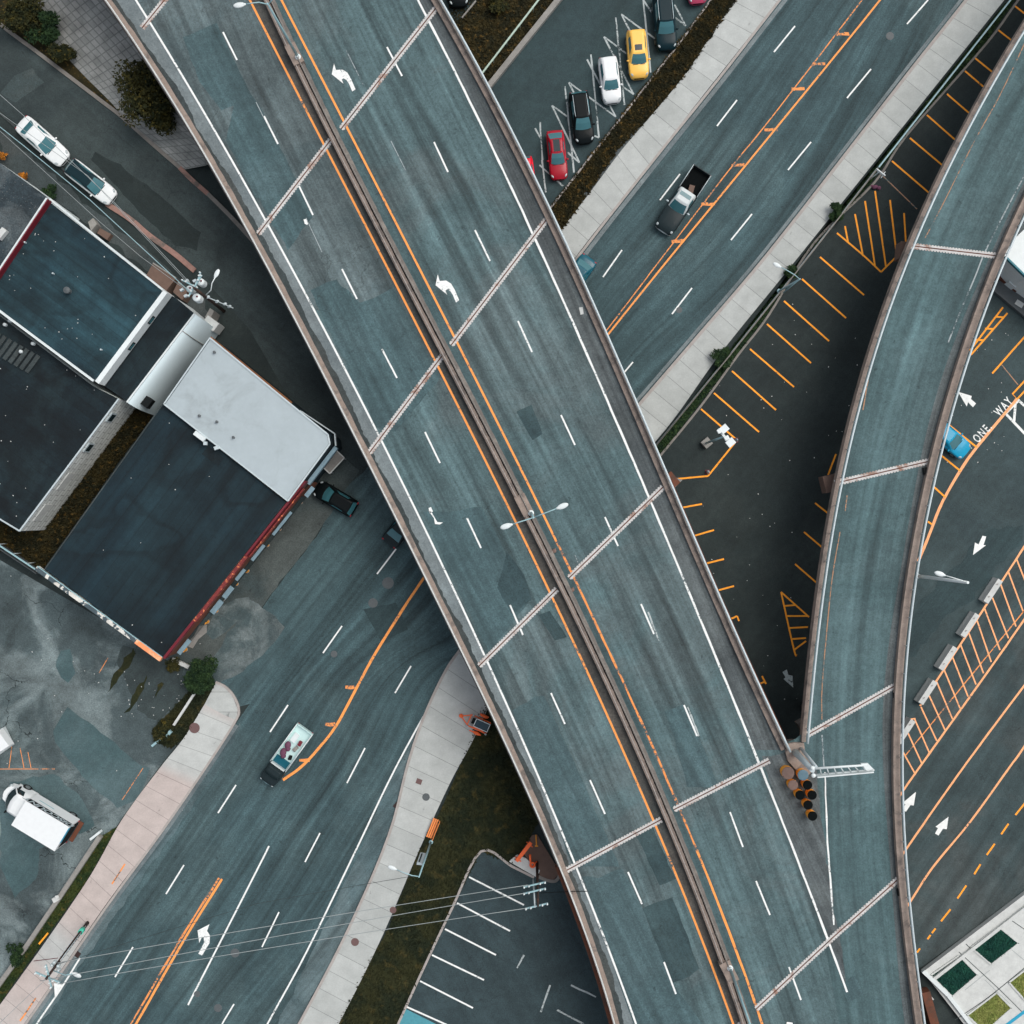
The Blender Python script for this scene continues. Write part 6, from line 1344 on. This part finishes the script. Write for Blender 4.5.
# sand barrels at the nose
def barrel(x, y, r, lid, label, h=.9, tilt=None):
    c = P(x, y, ZD+h); t = thing('crash_barrel', label, 'barrel', (c.x, c.y, ZD), 0, 'crash barrels at the nose of the ramp', local=True)
    MB().lathe((0, 0, 0), [(r*.9, .01), (r*.93, .3), (r*1.0, .32), (r*.97, .6), (r*1.06, .62), (r*1.06, h-.04), (r*.9, h)], 20).build('drum', 'amber', t)
    MB().lathe((0, 0, h-.02), [(r*1.06, 0), (r*1.05, .06), (r*.8, .09), (.03, .10)], 20).build('lid', lid, t)
    return t
barrel(788,773,.52,'sand','widest barrel with a sand brown top and amber rim next to the nose',.9); barrel(793,785,.42,'sand','smaller barrel with a sand brown top and amber rim next to the nose',.8)
barrel(803,775,.45,'blue_grey','barrel with a blue grey lid below the sign gantry')
for x, y, lb in ((807.5,785,'black lidded barrel nearest to the sign gantry'), (800,795,'black lidded barrel on the left of the middle pair'), (812,795,'black lidded barrel on the right of the middle pair'), (808,805,'black lidded barrel second from the lower end of the cluster'), (812.5,816,'black lidded barrel at the lower end of the cluster')): barrel(x, y, .39, 'black', lb)
# cantilever sign gantry
t = thing('sign_gantry', 'pale steel cantilever sign gantry reaching over the ramp from its nose', 'sign gantry', tuple(P(797,753,ZD)))
b_ = P(795,752,ZD+.2); zt = 12.8; tp = P(812.5,770,zt)
m = MB(); m.tube([b_, b_.lerp(tp, .5), tp], .30, 14, .22); m.tube([b_+Vector((.5,.35,0)), tp+Vector((.3,.25,0))], .14, 10); m.build('column', 'steel', t)
m = MB(); m.lathe(b_-Vector((0,0,.1)), [(.6, 0), (.6, .1), (.3, .2)], 12); m.build('base_plate', 'concrete_mid', t)
m = MB(); A0, A1 = P(813,768.5,zt), P(868,765,zt); B0, B1 = P(814,775.5,zt-1.2), P(874,770,zt-1.2)
m.tube([A0, A1], .09, 8); m.tube([B0, B1], .09, 8)
for k in range(9): f0 = k/8; m.tube([A0.lerp(A1, f0), B0.lerp(B1, f0)], .05, 6)
m.build('truss', 'steel_pale', t)
m = MB(); m.beam(P(816,768.5,zt-.25), P(862,765.5,zt-.25), .16, .08); m.build('walkway', 'steel', t); m = MB(); m.prism([p.xy for p in PX([(861,763.5),(868,763.3),(874,769.5),(866,770)], zt)], zt-.2, zt+.02); m.build('end_plate', 'steel_pale', t)
m = MB(); m.beam(P(816,776,zt-1.1), P(872,771,zt-1.1), .1, .9); m.build('sign_panel', 'steel_pale', t)
for x, y in ((812.5,768),(813.5,775.5)): m = MB(); m.ellipsoid(P(x, y, zt+.1), (.2,.2,.14), 0, 10, 6); m.build('cap', 'steel_pale', t)
# floodlight mast in the dark lot
t = thing('floodlight_mast', 'floodlight mast on a square concrete base inside the orange lot corner', 'floodlight', tuple(P(706,443)))
m = MB(); m.box(P(706.5,443,.3), (.8,.8,.6), R(40)); m.build('base', 'concrete_mid', t); m = MB(); m.tube([P(706.5,443,.6), P(724,436.5,8.5)], .11, 10, .08); m.build('mast', 'steel_teal', t)
m = MB(); m.beam(P(718,429,8.6), P(730,443,8.6), .2, .15); a_ = m.build('crossarm', 'steel_pale', t)
for x, y in ((724,429), (730.5,442.5)): m = MB(); m.box(P(x, y, 8.75), (.72,.6,.22), R(40)); m.build('floodlight', 'steel_pale', a_)
for x, y in ((719.5,431), (726.5,438)): m = MB(); m.box(P(x, y, 8.7), (.4,.35,.3), R(30)); m.build('ballast_box', 'steel_pale', a_)
for x, y, lb in ((736.5,440,'red and white cone at the corner of the orange lines beside the floodlights'), (708,472,'red and white cone at the lower bend of the orange lines')):
    c = P(x, y, .3); t = thing('traffic_cone', lb, 'traffic cone', (c.x, c.y, 0), 0, 'red and white cones', local=True)
    MB().box((0,0,.03), (.42,.42,.05)).build('base', 'red', t); MB().lathe((0,0,.05), [(.2,0),(.16,.25)], 12).build('lower_cone', 'red', t); MB().lathe((0,0,.3), [(.16,0),(.1,.25),(.05,.45)], 12).build('upper_cone', 'roof_white', t)
# concrete barriers in the east road
proto = None; c0_ = None
for x, y, lb in ((992,591,'concrete barrier block nearest the right edge'),(969,625,'second concrete barrier block from the right edge'),(947,658,'third concrete barrier block from the right edge'),(927,692,'fourth concrete barrier block from the right edge beside the orange hatching'),(905,731,'concrete barrier block half hidden by the ramp')):
    c = P(x, y, .6); rz = math.atan2(34, 22.5)
    if proto is None:
        proto = thing('concrete_barrier', lb, 'concrete barrier', (c.x, c.y, 0), rz, 'concrete barriers beside the orange hatching', local=True)
        prof = [(-.42, .02), (-.42, .12), (-.34, .38), (-.26, .85), (.26, .85), (.34, .38), (.42, .12), (.42, .02)]; vs = [(s_*1.25, yy, zz) for s_ in (-1, 1) for yy, zz in prof]; n = 8
        MB().add(vs, [(j, (j+1) % n, n+(j+1) % n, n+j) for j in range(n)]+[tuple(range(n))[::-1], tuple(range(n, 2*n))]).build('block', 'concrete', proto)
        for s_ in (-.7, .7): MB().tube([(s_, 0, .85), (s_, .12, .93), (s_+.14, 0, .85)], .02, 6).build('lifting_loop', 'rust', proto)
    else: copy_tree(proto, (c.x, c.y, 0), rz, lb)
# orange barricades by the utility pole
isl = struct(MB().prism([p.xy for p in PX([(509,861),(517,854),(526,858),(540,870),(537,877)])], 0, .15).build('traffic_island', 'concrete'))
struct(MB().prism([p.xy for p in PX([(522,850),(532,835),(537,834),(560,872),(552,881),(541,878),(538,870),(527,858)])], 0, .12).build('traffic_island', 'wood_brown'))
t = thing('barricade', 'long orange barricade board on the small island beside the overpass', 'barricade', tuple(P(523.5,851.5)))
m = MB(); m.beam(P(516.5,861,.9), P(531,842.5,.9), .34, .12); m.beam(P(516.5,861,.55), P(531,842.5,.55), .12, .2); m.build('board', 'orange_plastic', t)
for x, y in ((518,859), (529.5,844.5)): m = MB(); m.tube([P(x,y,.15), P(x,y,.9)], .05, 6); m.beam(P(x-3,y-2.5,.18), P(x+3,y+2.5,.18), .1, .08); m.build('leg', 'orange_plastic', t)
t = thing('orange_stand', 'small orange stand with a round opening at the foot of the wooden pole', 'stand', tuple(P(533,863)))
m = MB(); m.tube([P(530,855,.9), P(530.5,862,.5), P(532,867,.3), P(537,862,.5)], .10, 8); m.build('frame', 'orange_plastic', t)
m = MB(); pts = [P(532.5,865,.5)+Vector((.22*math.cos(a_*.5236), .22*math.sin(a_*.5236), 0)) for a_ in range(13)]; m.tube(pts, .09, 8); m.tube([P(530.5,856,.16),P(530.5,856,.9)], .06, 6); m.tube([P(532.5,867,.13),P(532.5,867,.5)], .05, 6); m.build('ring', 'orange_plastic', t)
tag(MB().tube([P(536,835,.2), P(536.5,846,.2)], .05, 6).beam(P(535,846,.14), P(538,846,.14), .1, .04).build('orange_rod', 'amber'), 'thin orange rod lying beside the overpass above the orange stand', 'rod')
# scuppers and small fittings on the wide deck
for x, y, lb in ((667,821,'dark drain box against the median below the third joint'), (572,889,'dark drain box at the left kerb of the overpass near the bottom'), (479,681,'dark drain stain box at the left kerb beside the orange trailer')):
    tag(MB().box(P(x, y, ZD+.08), (.42,.6,.15), R(25)).box(P(x, y, ZD+.18), (.12,.2,.06), R(25)).build('drain_box', 'trim'), lb, 'drain')
for x, y, lb in ((899,892,'black fitting at the right kerb of the ramp near the bottom'), (925,471,'black fitting at the right kerb of the ramp near the blue car'), (895,696,'black fitting at the right kerb of the ramp below the third joint')):
    tag(MB().box(P(x, y, ZD+.12), (.32,.62,.22), R(5)).box(P(x, y, ZD+.25), (.12,.12,.05)).build('drain_box', 'trim'), lb, 'drain')
for x, y, lb in ((554,551,'small orange bucket shaped lump beside the median'), (572,590,'pale lump beside the median just below the joint')):
    tag(MB().ellipsoid(P(x, y, ZD+.12), (.22,.2,.16), .3, 10, 6).ellipsoid(P(x+1, y-1.5, ZD+.1), (.12,.12,.12), .3, 8, 5).build('litter', 'sand'), lb, 'litter')
# litter specks on the dark lot: one mesh, nobody could count them
m = MB()
for k in range(150):
    x, y = random.choice([(random.uniform(680,860), random.uniform(300,480)), (random.uniform(690,800), random.uniform(480,700)), (random.uniform(930,1010), random.uniform(330,470)), (random.uniform(120,190), random.uniform(670,720)), (random.uniform(0,220), random.uniform(560,820))])
    s_ = random.uniform(.02, .055); m.box(P(x, y, .025), (s_*2, s_*1.4, .02), random.uniform(0, 3))
struct(m.build('litter_specks', 'concrete'), 'stuff')
def specks(n, poly_px, z, parent, mat='concrete', smax=.05):
    pts = XY(poly_px, z); m = MB()
    for k in range(n):
        i = random.randrange(1, len(pts)-1); u, v = random.random(), random.random()
        if u+v > 1: u, v = 1-u, 1-v
        p = pts[0]+(pts[i]-pts[0])*u+(pts[i+1]-pts[0])*v; s_ = random.uniform(.02, smax); m.box((p.x, p.y, z+.02), (s_*2, s_*1.5, .025), random.uniform(0, 3))
    o = m.build('roof_litter', mat, parent); o['kind'] = 'stuff'
specks(26, [(50,205),(155,290),(95,374),(10,312),(6,262)], 6.2, b2); specks(18, [(0,320),(93,390),(112,400),(20,525),(0,515)], 5.0, b3); specks(9, [(163,410),(278,500),(163,650),(52,568)], 6.0, b4)
specks(110, [(5,165),(45,198),(5,255),(-10,240)], 6.7, b1, 'manhole', .06)
